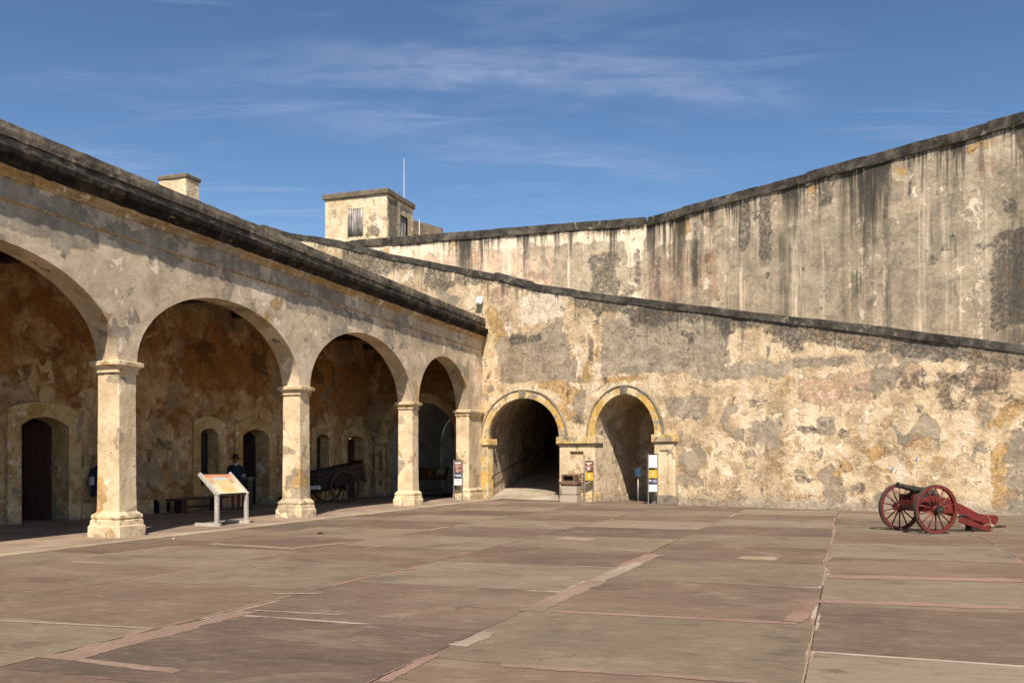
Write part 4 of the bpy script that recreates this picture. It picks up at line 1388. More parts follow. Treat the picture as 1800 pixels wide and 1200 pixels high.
up2 = {'pale': [(-9, 12.9, 0, 11.0, .9), (-15, 12.9, -9.5, 10.0, 1.0), (-8, 11, 0, 8.0, .4)], 'pink': [(-12, 12.6, -3, 9.0, .55)], 'dark': [(-3.2, 12, -1.2, 9.6, .6), (-14.6, 12.8, -13.6, 11.5, .9), (-0.8, 12, -0.3, 10, .8)],
       'grey': [(-5.0, 12.5, -1.0, 9.5, .75), (-8.2, 11, -6.0, 10, .6), (-20, 13, -14.5, 11, .6)], 'ochre': [(-12.6, 12.9, -12.1, 10.5, .6)]}
wall_face('wall_face', [(-24, 6.2), (0, 5.6), (0, ZT - CTU + .05), (-24, ZT - CTU + .05)], [], 0.32, M['rampart'], ram, 0, 0.03, up2, xform=X2)


def coping_run(x0, x1, mtx, lens):
    x_ = x0
    while x_ < x1 - 0.2:
        L = min(random.uniform(*lens), x1 - x_)
        pr, th, lf = random.uniform(.07, .11), CTU + random.uniform(-.03, .03), random.uniform(-.025, .025)
        n = max(2, int(L / .3))
        vs, fs = [], []
        for i in range(n + 1):
            xx = x_ + .005 + (L - .01) * i / n
            vs += [mtx @ Vector(p) for p in ((xx, -pr, ZT - th + lf), (xx, -pr + .01, ZT - .03 + lf), (xx, .3, ZT + .03 + lf), (xx, .8, ZT - .03 + lf), (xx, .8, ZT - th + lf))]
        for i in range(n):
            for j in range(5):
                fs.append((i * 5 + j, i * 5 + (j + 1) % 5, (i + 1) * 5 + (j + 1) % 5, (i + 1) * 5 + j))
        fs += [(0, 1, 2, 3, 4), tuple(range(n * 5, n * 5 + 5))[::-1]]
        MB().add(vs, fs).build('coping_stone', M['coping'], ram, rough=0.024, rscale=5.0)
        x_ += L


coping_run(0, 32, Matrix.Identity(4), (1.6, 3.2))
coping_run(-24, 0.0, X2, (1.4, 3.0))
# tufts of moss under the coping
for xx in (0.3, 1.6, 5.0, 10.1, 14.3, 16.8):
    tf = MB()
    for q_ in range(40):
        a_ = Vector((xx + random.gauss(0, .10), -0.10 + random.uniform(-.03, .02), ZT - CTU + random.gauss(0.02, .04)))
        d_ = Vector((random.gauss(0, .05), -random.uniform(.01, .06), random.gauss(.02, .05)))
        e_ = Vector((random.gauss(0, .02), 0.01, random.gauss(0, .02)))
        tf.add([a_, a_ + d_ + e_, a_ + d_ * 1.6], [(0, 1, 2)])
    tf.build('moss_tuft', M['moss'], ram, fix=False)

u_end = K0 + UD * 32
l_end = K0 + UD2 * 24
struct(MB().add([K0 + Vector((.4, .5, 12.4)), u_end + Vector((.4, .5, 12.4)), Vector((70, 70, 12.4)), Vector((-50, 110, 12.4)), l_end + Vector((.1, .5, 12.4))], [(0, 1, 2, 3, 4)]).build('terrace', M['edge'], fix=False))

# ================================================================== guardhouse
gh = thing('guardhouse', (-7.29, 53.0, 12.4), RZ_A, 'small flat-roofed cream guardhouse on the terrace above the rampart', 'building')
GZ = 4.82


def face_box(nm, o4, patches):
    pass


HX, HY = 3.5, 4.1
wh = wall_face('wall', [(0, 0), (HX, 0), (HX, GZ), (0, GZ)], [[(1.75, 2.0), (2.75, 2.0), (2.75, 4.0), (1.75, 4.0)]], 0.3, M['house'], gh, 0, 0.015,
               {'dark': [(0.0, 4.8, 1.5, 2.0, .75), (1.4, 4.7, 3.4, 3.9, .5), (2.6, 4.6, 3.3, 4.0, .6)], 'grey': [(0, 4.8, 3.5, 0, .6)], 'ochre': [(2.6, 4, 3.5, 1, .5)]})
MTL = Matrix(((0, 1, 0, 0), (-1, 0, 0, 0), (0, 0, 1, 0), (0, 0, 0, 1)))        # (a,0,z) -> (0,-a,z)
wall_face('wall', [(-HY, 0), (0, 0), (0, GZ), (-HY, GZ)], [[(-2.62, 2.42), (-1.50, 2.42), (-1.50, 4.08), (-2.62, 4.08)]], 0.3, M['house'], gh, 0, 0.015,
          {'dark': [(-1.3, 2.95, -.5, 2.3, 1.1), (-3.4, 2.5, -2.7, 2.2, .6)], 'pale': [(-.9, 3.6, -.1, 2.5, .8), (-4, 4.4, -2.8, 2.6, .4)], 'grey': [(-3.8, 4.3, -3.2, 3.5, .7)]}, xform=MTL)
no_patch(MB().box(0.01, HX - .01, HY - .02, HY, 0, GZ).box(HX - .02, HX, 0.01, HY, 0, GZ).build('rear_wall', M['house'], gh))
no_patch(MB().box(-0.13, HX + .13, -.13, HY + .13, GZ - .06, GZ + .25).build('roof', M['slab_brown'], gh, bevel=0.03, rough=0.012))
sh_ = MB().box(0.10, 0.12, 1.50, 2.62, 2.40, 4.10).build('shutter', M['shutter'], gh)
for k in range(8):
    y_ = 1.50 + k * 0.14
    MB().tube([(0.06, y_ + .07, 2.36 + random.uniform(-.05, .05)), (0.06, y_ + .07, 4.06)], 0.068, 8).build('board', M['shutter'], sh_, smooth=True)
no_patch(MB().box(-0.02, 0.10, 1.50, 1.54, 2.4, 4.08).box(-.02, .1, 2.58, 2.62, 2.4, 4.08).build('frame', M['house'], sh_))
dr = MB().box(1.75, 2.75, 0.16, 0.19, 2.0, 4.0).build('door', M['shutter'], gh)
for k in range(6):
    MB().box(1.75 + k / 6 + .008, 1.75 + (k + 1) / 6 - .008, 0.10, 0.16, 2.02, 3.98).build('plank', M['shutter'], dr, bevel=0.008)
tag(MB().tube([(0, 0, 0), (0, 0, 4.6)], [0.026, 0.014], 8).build('mast', M['mast']), 'tall thin white mast standing beside the guardhouse roof', 'mast').location = (-6.75, 56.9, 15.9)
o = tag(MB().tube([(0, 0, 0), (0, 0, 3.0)], 0.03, 8).build('pipe', M['ltgreen']), 'short pale pipe rising behind the guardhouse roof', 'pipe')
o.location = (-6.95, 56.2, 15.2)
o = tag(MB().tube([(0, 0, 0), (0, 0, 1.3)], 0.025, 8).build('post', M['mast']), 'short thin white post right of the guardhouse', 'post')
o.location = (-5.65, 55.5, 15.0)
o = no_patch(MB().add([(0, 0, 0), (2.2, -.3, 0), (2.2, -.3, 3.9), (0, 0, 4.6), (0, .5, 0), (2.2, .2, 0), (2.2, .2, 3.9), (0, .5, 4.6)],
                      [(0, 1, 2, 3), (5, 4, 7, 6), (3, 2, 6, 7), (0, 3, 7, 4), (1, 5, 6, 2)]).build('stair_wall', M['slab_brown'], rough=0.03))
tag(o, 'low sloping brown wall running down behind the guardhouse', 'wall').location = (-6.6, 57.8, 12.4)

# chimney on the arcade roof
ch = thing('chimney', A(7.4, 4.3, 7.2), RZ_A, 'squat plastered chimney stub standing on the arcade roof', 'chimney')
no_patch(square_loft('stack', 0.32, 0.5, [(.32, .5, 0), (.32, .5, 2.95)], M['house'], ch, rough=0.02))
no_patch(MB().box(-.04, .68, -.04, 1.04, 2.93, 3.06).build('cap', M['slab_brown'], ch, bevel=0.03, rough=0.03, rscale=4))

# ================================================================== white box on the wall, tape marks
bx = thing('wall_box', W(-0.02, 0, 8.3), RZ_W, 'white plastic box on the ramp wall above the end of the cornice', 'electrical box')
mt = Matrix.Translation((0.0, -0.17, 0.12)) @ Matrix.Rotation(R(10), 4, 'Y') @ Matrix.Rotation(R(-12), 4, 'X')
MB().box(-.16, .16, -.06, .05, -.16, .16, mt).build('case', M['box_white'], bx, bevel=0.03)
MB().box(-.13, .13, -.068, -.055, -.13, .13, mt).build('lid', M['mast'], bx, bevel=0.01)
MB().tube([(0, -.12, .05), (0, 0.0, 0.0)], 0.03, 8).build('bracket', M['steel'], bx)
MB().tube([(-.1, -.15, 0), (-.5, -.02, -.14), (-1.0, -.015, -.22)], 0.008, 6).build('cable', M['steel'], bx)
MB().tube([(0.02, -.12, -.05), (0.08, -.03, -.5), (.02, -.02, -.9), (.10, -.015, -1.3)], 0.012, 6).build('cable', M['steel'], bx)
for s_, z_, nm in ((17.39, 1.67, 'upper'), (16.67, 1.35, 'lower')):
    o = MB().box(-.018, .018, -.012, -.004, -.06, .06, Matrix.Rotation(R(20), 4, 'Y')).build('tape_mark', M['tape'])
    o.location = W(s_, -0.02, z_)
    o.rotation_euler = (0, 0, RZ_W)
    tag(o, f'{nm} of two small blue tape marks on the wall above the cannon', 'tape', 'blue tape marks on the wall')

# ================================================================== cannon
can = thing('cannon', (9.16, 20.58, 0), math.atan2(.25, .968), 'red wheeled field cannon with a dark iron barrel on the paving', 'cannon')


def wheel(parent, y, rad, nsp, mats, name='wheel', rimw=0.06, rimt=0.075, side=1, hubr=0.085, hubl=0.30, z0=None):
    z0 = rad if z0 is None else z0
    mtx = Matrix.Translation((0, y, z0)) @ Matrix.Rotation(R(90), 4, 'X')

    def ann(r0, r1, w_, n=48):
        mb = MB()
        vs, fs = [], []
        for k in range(n):
            a = 2 * math.pi * k / n
            for r, zz in ((r0, -w_), (r1, -w_), (r1, w_), (r0, w_)):
                vs.append(mtx @ Vector((r * math.cos(a), r * math.sin(a), zz)))
        for k in range(n):
            j = (k + 1) % n
            for q_ in range(4):
                fs.append((k * 4 + q_, k * 4 + (q_ + 1) % 4, j * 4 + (q_ + 1) % 4, j * 4 + q_))
        return mb.add(vs, fs)
    rim = ann(rad - rimt, rad - .012, rimw / 2).build(name, mats[0], parent, bevel=0.006)
    ann(rad - .0125, rad, rimw / 2 + .002).build('tyre', mats[1], rim)
    s_ = -side
    MB().lathe([(hubr * .7, -hubl * .5), (hubr * .95, -hubl * .42), (hubr * .8, -hubl * .25), (hubr * 1.1, -hubl * .1), (hubr * 1.1, hubl * .1), (hubr * .85, hubl * .25),
                (hubr * 1.0, hubl * .42), (hubr * .95, hubl * .5)], 20, mtx).build('hub', mats[2], rim, smooth=False)
    zz = s_ * -hubl * .5
    MB().lathe([(hubr * 1.03, -.03), (hubr * 1.03, .03)], 20, mtx @ Matrix.Translation((0, 0, s_ * hubl * .47))).build('hub_band', mats[3], rim)
    MB().lathe([(hubr * .35, -.03), (hubr * .25, .04)], 10, mtx @ Matrix.Translation((0, 0, s_ * hubl * .55))).build('axle_end', mats[4], rim)
    for k in range(nsp):
        a = 2 * math.pi * (k + .5) / nsp
        p0 = mtx @ Vector((hubr * .9 * math.cos(a), hubr * .9 * math.sin(a), 0))
        p1 = mtx @ Vector(((rad - rimt + .01) * math.cos(a), (rad - rimt + .01) * math.sin(a), 0))
        MB().tube([p0, p0.lerp(p1, .5), p1], [0.021, 0.017, 0.0165], 8).build('spoke', mats[5], rim, smooth=True)
    return rim


cm_ = (M['redpaint'], M['tyre'], M['redspoke'], M['black'], M['brass'], M['redspoke'])
wheel(can, -0.60, 0.54, 14, cm_, side=-1, hubr=.085, hubl=.26, rimw=.08)
wheel(can, 0.60, 0.54, 14, cm_, side=1, hubr=.085, hubl=.26, rimw=.08)
MB().box(-.06, .06, -.50, .50, .47, .60).build('axle', M['redpaint'], can, bevel=0.01)
MB().tube([(0, -.60, .54), (0, .60, .54)], .03, 8).build('axle_bar', M['iron'], can)
cheek = [(-0.36, 0.86), (-0.10, 0.84), (-.05, .78), (.04, .78), (.09, .835), (0.46, 0.81), (0.86, 0.75), (1.1, 0.67), (1.51, 0.53), (1.82, 0.415), (2.09, 0.38), (2.41, 0.365), (2.49, 0.34), (2.53, 0.29),
         (2.49, 0.21), (2.42, 0.15), (2.28, 0.10), (1.92, 0.20), (1.3, 0.345), (0.7, 0.45), (0.22, 0.50), (-0.36, 0.53)]
for y0_, y1_ in ((-.235, -.165), (.165, .235)):
    ck = MB().prism(cheek, y0_, y1_, lambda a, b, h: (a, h, b)).build('cheek', M['redpaint'], can, bevel=0.008)
    ys = y0_ - .008 if y0_ < 0 else y1_ + .008
    for bx_, bz_ in ((-.2, .62), (.35, .62), (.75, .56), (1.12, .60), (1.14, .50), (1.95, .25), (2.3, .23), (.95, .66)):
        MB().lathe([(.013, -.012), (.013, .008), (.006, .014)], 8, Matrix.Translation((bx_, ys, bz_)) @ Matrix.Rotation(R(90 if y0_ < 0 else -90), 4, 'X')).build('bolt', M['iron'], ck)
MB().prism([(-.02, .79), (-.13, .83), (-.12, .86), (.0, .90), (.12, .855), (.13, .83)], -.245, -.155, lambda a, b, h: (a, h, b)).build('trunnion_cap', M['iron'], can, bevel=.004)
MB().prism([(-.02, .79), (-.13, .83), (-.12, .86), (.0, .90), (.12, .855), (.13, .83)], .155, .245, lambda a, b, h: (a, h, b)).build('trunnion_cap', M['iron'], can, bevel=.004)
for x0, x1, z0, z1 in ((-.36, -.22, .55, .72), (1.15, 1.28, .36, .58), (2.1, 2.4, .14, .30)):
    MB().box(x0, x1, -.166, .166, z0, z1).build('transom', M['redpaint'], can, bevel=0.008)
MB().box(0.25, .95, -.16, .16, .50, .58).build('elevating_bed', M['wood_dark'], can, bevel=.01)
MB().box(1.75, 2.0, -.12, .12, 0.0, .22).build('trail_block', M['wood_dark'], can, bevel=.015)
MB().prism([(-.34, .54), (-.34, .60), (-.20, .60), (-.20, .54)], -.25, .25, lambda a, b, h: (a - .03, h, b)).build('front_plate', M['black'], can, bevel=.006)
# barrel
bd = Vector((1.32, 0, -0.235)).normalized()
bm_ = Matrix.Translation((-0.66, 0, 1.065)) @ bd.to_track_quat('Z', 'Y').to_matrix().to_4x4()
br = MB().lathe([(.024, .06), (.024, .0), (.050, .0), (.060, .02), (.058, .055), (.046, .075), (.046, .16), (.052, .165), (.052, .185), (.049, .19), (.058, .50), (.067, .505), (.067, .54), (.062, .545),
                 (.072, .82), (.079, .825), (.079, .86), (.076, .865), (.084, 1.22), (.09, 1.23), (.09, 1.27), (.06, 1.30), (.028, 1.31), (.022, 1.34), (.034, 1.37), (.034, 1.40), (.015, 1.43)], 28, bm_ @ Matrix.Diagonal((1.2, 1.2, 1, 1))).build('barrel', M['iron'], can, bevel=0)
MB().tube([(bm_ @ Vector((0, 0, .67))) + Vector((0, -.24, 0)), (bm_ @ Vector((0, 0, .67))) + Vector((0, .24, 0))], .035, 12).build('trunnion', M['iron'], br, smooth=True)
MB().lathe([(.022, .0), (.0215, .004)], 16, bm_ @ Matrix.Translation((0, 0, -.001))).build('bore_dark_disc', M['black'], br)  # black disc over the muzzle paints the dark of the hollow
# handspikes and rope lashings
MB().tube([(0.88, -.30, .395), (1.43, -.33, .350)], [.026, .024], 10).build('handspike', M['redspoke'], can, smooth=True)
MB().tube([(1.06, -.31, .38), (1.30, -.322, .361)], .0268, 10).build('handspike_grip', M['black'], can, smooth=True)
MB().tube([(2.02, -.30, .115), (2.60, -.36, .115)], [.026, .024], 10).build('handspike', M['redspoke'], can, smooth=True)
MB().tube([(2.22, -.32, .115), (2.46, -.346, .115)], .0268, 10).build('handspike_grip', M['black'], can, smooth=True)
MB().prism([(1.05, .30), (1.13, .35), (2.12, .09), (2.16, .0), (2.06, .0), (1.08, .22)], -.33, -.27, lambda a, b, h: (a, h, b)).build('side_bar', M['redpaint'], can, bevel=.008)


def coil(name, c, r, n, pitch, ax):
    pts = []
    for i in range(n * 10 + 1):
        a = 2 * math.pi * i / 10
        off = ax * (pitch * i / 10 - pitch * n / 2)
        u_ = Vector((0, 0, 1))
        v_ = ax.cross(u_).normalized()
        pts.append(Vector(c) + off + (u_ * math.cos(a) + v_ * math.sin(a)) * r * (1 + .12 * math.sin(i)))
    return MB().tube(pts, .009, 6).build(name, M['rope'], can, smooth=True)


coil('rope', (1.0, -.31, .375), .042, 4, .018, Vector((1, -.04, -.08)).normalized())
coil('rope', (2.18, -.318, .115), .042, 6, .017, Vector((1, -.1, 0)).normalized())
MB().tube([(2.10, -.20, .38), (2.14, -.245, .34), (2.20, -.25, .24), (2.2, -.29, .15)], .008, 6).build('rope', M['rope'], can)
MB().tube([(2.12, -.245, .12), (2.0, -.25, .14), (2.18, -.27, .17)], .008, 6).build('rope', M['rope'], can)
MB().tube([(1.0, -.34, .34), (1.02, -.35, .26), (1.0, -.34, .2)], .008, 6).build('rope', M['rope'], can)
MB().tube([(0.92, -.24, .44), (0.98, -.30, .42)], .008, 6).build('rope', M['rope'], can)

for o in can.children:
    if not o.name.startswith('wheel'):
        o.scale.x = 0.79

# ================================================================== old cart under the arcade
cart = thing('cart', A(15.45, 3.85), RZ_A - R(32), 'dark wooden two-wheeled cart tipped forward under the third arch', 'cart')
cw_ = (M['wood_wheel'], M['iron'], M['wood_dark'], M['iron'], M['iron'], M['wood_wheel'])
wheel(cart, -0.72, 0.63, 12, cw_, side=-1, rimw=.07, rimt=.07, hubr=.10, hubl=.34)
wheel(cart, 0.72, 0.63, 12, cw_, side=1, rimw=.07, rimt=.07, hubr=.10, hubl=.34)
tl = Matrix.Translation((0, 0, .70)) @ Matrix.Rotation(R(-11), 4, 'Y')
MB().tube([(0, -.7, .63), (0, .7, .63)], .04, 8).build('axle', M['iron'], cart)
MB().box(-1.15, .95, -.50, .50, .0, .05, tl).build('bed', M['wood_dark'], cart, bevel=.005)
for sy in (-1, 1):
    for k in range(4):
        z0 = .06 + k * .155
        f = .50 + .035 * k
        MB().box(-1.15, .95, sy * f - .02, sy * f + .02, z0, z0 + .142, tl).build('side_board', M['wood_dark'], cart, bevel=.006)
    for xx in (-1.0, -.35, .35, .9):
        MB().box(xx - .035, xx + .035, sy * .57 - .02 + sy * .02, sy * .57 + .03 + sy * .02, -.05, .72, tl @ Matrix.Rotation(-sy * R(5), 4, 'X')).build('stake', M['wood_dark'], cart, bevel=.006)
    MB().box(-2.6, .5, sy * .38 - .04, sy * .38 + .04, -.10, -.01, tl).build('shaft', M['wood_dark'], cart, bevel=.01)
for k in range(4):
    z0 = .06 + k * .155
    MB().box(-1.19, -1.15, -.52, .52, z0, z0 + .142, tl).build('front_board', M['wood_dark'], cart, bevel=.006)
for k in range(5):
    z0 = .0 + k * .155
    MB().box(.96, 1.0, -.56, .56, z0, z0 + .142, tl).build('tail_board', M['wood_red'], cart, bevel=.006)
MB().box(1.0, 1.05, -.55, -.45, -.1, .85, tl).build('tail_post', M['wood_red'], cart, bevel=.02)
MB().box(1.0, 1.05, .45, .55, -.1, .85, tl).build('tail_post', M['wood_red'], cart, bevel=.02)
cl = MB()
pts = []
rr = random.Random(3)
cl.lathe([(0.03, -.22), (.07, -.15), (.085, -.03), (.075, .1), (.09, .2), (.03, .28)], 14, Matrix.Rotation(R(90), 4, 'Y'))
o = cl.build('cloth_roll', M['cloth'], None, smooth=True, rough=0.03, rscale=9)
o.location = A(14.0, 3.95, 0.62)
o.rotation_euler = (0, 0, RZ_A - R(60))
tag(o, 'small white rolled cloth lying on the front of the old cart', 'cloth')

# ================================================================== bench
be = thing('bench', A(8.7, 4.85), RZ_A, 'long dark wooden bench against the arcade back wall', 'bench')
MB().box(-1.35, 1.35, -.17, .17, .40, .45).build('seat', M['wood_dark'], be, bevel=.008)
for xx in (-.85, .85):
    MB().prism([(-.16, 0), (-.05, 0), (0, .06), (.05, 0), (.16, 0), (.13, .40), (-.13, .40)], xx - .13, xx + .13, lambda a, b, h: (h, a, b)).build('leg', M['wood_dark'], be, bevel=.005)
MB().box(-.75, .75, -.02, .02, .14, .20).build('stretcher', M['wood_dark'], be, bevel=.005)

# ================================================================== wayside exhibits
def wayside(loc, rz, label, dark=False, w_=1.18):
    r_ = thing('wayside_panel', loc, rz, label, 'exhibit panel')
    fm = M['iron'] if dark else M['alu']
    hw = w_ / 2
    tilt = R(44)
    for sx in (-1, 1):
        lg = MB().box(sx * hw - .035, sx * hw + .035, -.05, .05, 0, .80).build('leg', fm, r_, bevel=.006)
        mt_ = Matrix.Translation((sx * hw, 0.0, .79)) @ Matrix.Rotation(tilt, 4, 'X')
        MB().box(-.035, .035, -.055, .72, -.045, .045, mt_).build('arm', fm, lg, bevel=.006)
        MB().box(sx * hw - .045, sx * hw + .045, -.10, .62, 0.001, .085).build('foot', fm, r_, bevel=.006)
    pm = Matrix.Translation((0, 0.0, .79)) @ Matrix.Rotation(tilt, 4, 'X') @ Matrix.Translation((0, .33, 0))
    MB().box(-hw + .036, hw - .036, -.36, .37, -.02, .012, pm).build('backing_board', M['black'], r_, bevel=.003)
    sheet = MB().box(-hw + .04, hw - .04, -.33, .335, -.003, .003).build('printed_sheet', M['darkprint'] if dark else M['print'], r_)
    sheet.matrix_local = pm @ Matrix.Translation((0, 0, .016))
    if not dark:
        # drawing of vaults and lines of type on the sheet
        for k in range(4):
            cx_ = -.12 + k * .085
            mb_ = MB()
            for i in range(9):
                a = math.pi * i / 8
                p = Vector((cx_ + .045 * math.cos(a), -.05 - .02 * k + .09 * math.sin(a), .0045))
                mb_.add([p, p + Vector((.014, 0, 0)), p + Vector((.014, .012, 0)), p + Vector((0, .012, 0))], [(0, 1, 2, 3)])
            mb_.build('drawn_arch', M['white_p'], sheet, fix=False)
        for k in range(2):
            MB().box(-.48 + k * .72, -.32 + k * .72, .275, .287, .0032, .005).build('text_line', M['brown_p'], sheet)
        for k in range(6):
            MB().box(.30, .30 + random.uniform(.1, .17), .13 - k * .022, .136 - k * .022, .0032, .005).build('text_line', M['brown_p'], sheet)
            MB().box(-.48, -.48 + random.uniform(.1, .17), .13 - k * .022, .136 - k * .022, .0032, .005).build('text_line', M['brown_p'], sheet)
    else:
        MB().box(-.16, -.13, -.30, .30, .0032, .005).build('print_rule', M['yellow_p'], sheet)
        MB().box(.15, .50, -.05, .30, .0032, .005).build('print_picture', M['concrete'], sheet)
    return r_


wayside(A(3.95, 0.10), RZ_A + 0.0, 'pale orange and cream exhibit panel on grey metal legs between the columns')
wayside(A(22.6, 3.05), RZ_A - R(75), 'dark exhibit panel on black legs in the whitewashed room', True, 1.25)

# ================================================================== information signs
def sign(loc, rz, hgt, wid, panels, label):
    r_ = thing('sign_stand', loc, rz, label, 'sign', 'slim information signs by the arches')
    hw = wid / 2
    for sx in (-1, 1):
        MB().box(sx * hw - .018, sx * hw + .018, -.02, .02, 0, hgt).build('post', M['steel'], r_, bevel=.004)
    MB().box(-hw - .10, hw + .10, -.16, .16, 0.013, .026).build('foot_plate', M['steel'], r_, bevel=.003)
    MB().box(-hw + .02, hw - .02, -.012, .012, hgt - .05, hgt - .008).build('top_rail', M['black'], r_)
    for z0, z1, mat, marks in panels:
        pn = MB().box(-hw + .02, hw - .02, -.010, .010, z0, z1).build('panel', M[mat], r_, bevel=.002)
        if mat == 'white_p':
            pass
        elif True:
            MB().box(-hw + .02, hw - .02, -.008, .008, z0 - .03, z0 - .002).build('divider', M['black'], r_)
        for x0, x1, a0, a1, mm in marks:
            MB().box(-hw + wid * x0, -hw + wid * x1, -.0135, -.0102, z0 + (z1 - z0) * a0, z0 + (z1 - z0) * a1).build('lettering', M[mm], pn)
    return r_


wp = 'white_p'
brown_marks = [(.12, .9, .935, .955, wp), (.15, .85, .77, .86, wp), (.22, .6, .70, .72, wp), (.12, .2, .565, .60, wp), (.25, .85, .565, .60, wp), (.25, .5, .48, .505, wp), (.25, .6, .37, .39, wp), (.25, .45, .28, .31, wp),
               (.25, .9, .20, .225, wp), (.25, .7, .13, .15, wp), (.25, .6, .06, .08, wp)]
blue_marks = [(.1, .3, .52, .72, wp), (.36, .46, .4, .8, wp), (.34, .5, .3, .45, wp), (.55, .85, .62, .78, wp), (.55, .95, .3, .42, wp)]
sign(A(19.10, 0.33), R(-8), 1.66, 0.34, [(1.12, 1.60, 'brown_p', brown_marks), (.92, 1.09, 'blue_p', blue_marks), (.62, .88, 'white_p', [(.35, .65, .68, .82, 'red_ink'), (.2, .8, .36, .38, 'red_ink'), (.25, .75, .2, .22, 'red_ink')])],
     'sign with brown, blue and white panels beside the corner pilaster')
yel = [(.46, .56, .68, .78, wp), (.44, .58, .54, .64, wp), (.46, .56, .40, .50, wp), (.44, .58, .27, .36, wp)]
sign(W(5.60, -0.36), RZ_W + R(22), 1.62, 0.34, [(1.24, 1.56, 'brown_p', [(.1, .8, .82, .9, wp), (.3, .6, .65, .75, wp), (.05, .95, .50, .515, wp), (.1, .17, .34, .42, wp), (.25, .65, .34, .40, wp), (.25, .6, .2, .28, wp), (.25, .6, .06, .13, wp)]),
                                               (.86, 1.16, 'yellow_p', yel)], 'sign with brown and yellow panels on the pier between two arches')
sign(W(8.42, -0.45), RZ_W + R(22), 1.88, 0.34, [(1.36, 1.82, 'white_p', []), (.98, 1.27, 'yellow_p', yel), (.78, .94, 'blue_p', [(.1, .3, .5, .85, wp), (.25, .45, .4, .75, 'red_ink'), (.5, .9, .66, .76, wp), (.5, .85, .45, .52, wp), (.5, .9, .25, .32, wp)]),
                                               (.48, .74, 'white_p', [])], 'tallest sign with white, yellow and blue panels right of the niche')
bs_ = thing('sign_stand', W(6.98, 1.0), R(-5), 'small blue panel on a single steel post inside the niche', 'sign')
MB().lathe([(.16, 0.0), (.16, .012), (.03, .02)], 20).build('foot_plate', M['steel'], bs_)
MB().tube([(0, 0, .012), (0, 0, .92)], .022, 10).build('post', M['alu'], bs_, smooth=True)
MB().box(-.03, .03, -.025, .025, .90, 1.02).build('clamp', M['black'], bs_, bevel=.005)
MB().box(-.105, .105, -.015, .015, 1.02, 1.32).build('panel', M['blue_p'], bs_, bevel=.004)
ring('frame', [(-.10, 1.025), (-.10, 1.315), (.10, 1.315), (.10, 1.025), (-.10, 1.025)], [(-.125, 1.0), (-.125, 1.34), (.125, 1.34), (.125, 1.0), (-.125, 1.0)], -.022, .02, M['black'], bs_, 0)

# ================================================================== litter bin
lb = thing('litter_bin', W(4.78, -0.44), RZ_W + R(14), 'concrete litter bin with a brown hooded lid at the pier', 'litter bin')


lb.scale = (0.93, 0.93, 0.93)


def oct_(r, c=.24):
    k_ = r * (1 - c)
    return [(-r, -k_), (-k_, -r), (k_, -r), (r, -k_), (r, k_), (k_, r), (-k_, r), (-r, k_)]


ident = lambda a, b, h: (a, b, h)
MB().prism(oct_(.40), 0.001, .30, ident).build('base', M['concrete'], lb, bevel=.015)
MB().prism(oct_(.375), .30, .34, ident).build('joint', M['earth'], lb)
MB().prism(oct_(.385), .335, .68, ident).build('body', M['concrete'], lb, bevel=.015)
MB().box(-.27, -.25, -.395, -.38, .26, .58).build('strap', M['rail'], lb)
MB().prism(oct_(.33), .68, .74, ident).build('liner', M['earth'], lb)
ld = MB().prism(oct_(.405), .73, .87, ident).build('lid', M['lid'], lb, bevel=.02)
hood = [(-.29, .87), (-.29, 1.12), (-.24, 1.17), (.02, 1.17), (.20, 1.10), (.29, .96), (.31, .87)]
for x0, x1 in ((-.30, -.22), (.22, .30)):
    MB().prism(hood, x0, x1, lambda a, b, h: (h, a, b)).build('hood_side', M['lid'], ld, bevel=.01)
MB().prism([(-.29, 1.10), (-.29, 1.17), (-.05, 1.175), (.20, 1.12), (.29, .96), (.31, .87), (.25, .87), (.23, .96), (.16, 1.07), (-.05, 1.10)], -.221, .221, lambda a, b, h: (h, a, b)).build('hood', M['lid'], ld, bevel=.006)
MB().box(-.221, .221, -.29, -.24, .87, .91).build('sill', M['lid'], ld)
MB().box(-.22, .22, -.02, .0, .87, 1.10).build('flap', M['black'], ld)

# ================================================================== people
def skin_body(name, joints, edges, root, mat, parent):
    me = bpy.data.meshes.new(name)
    names = list(joints)
    me.from_pydata([joints[k][0] for k in names], [(names.index(a), names.index(b)) for a, b in edges], [])
    o = link(me, name, mat, parent)
    sk = o.modifiers.new('skin', 'SKIN')
    sk.use_smooth_shade = True
    if not me.skin_vertices:
        bm = bmesh.new()
        bm.from_mesh(me)
        bm.verts.layers.skin.verify()
        bm.to_mesh(me)
        bm.free()
    for i, k in enumerate(names):
        r_ = joints[k][1]
        me.skin_vertices[0].data[i].radius = r_ if isinstance(r_, tuple) else (r_, r_)
        me.skin_vertices[0].data[i].use_root = (k == root)
    sb = o.modifiers.new('sub', 'SUBSURF')
    sb.levels = 2
    sb.render_levels = 2
    return o


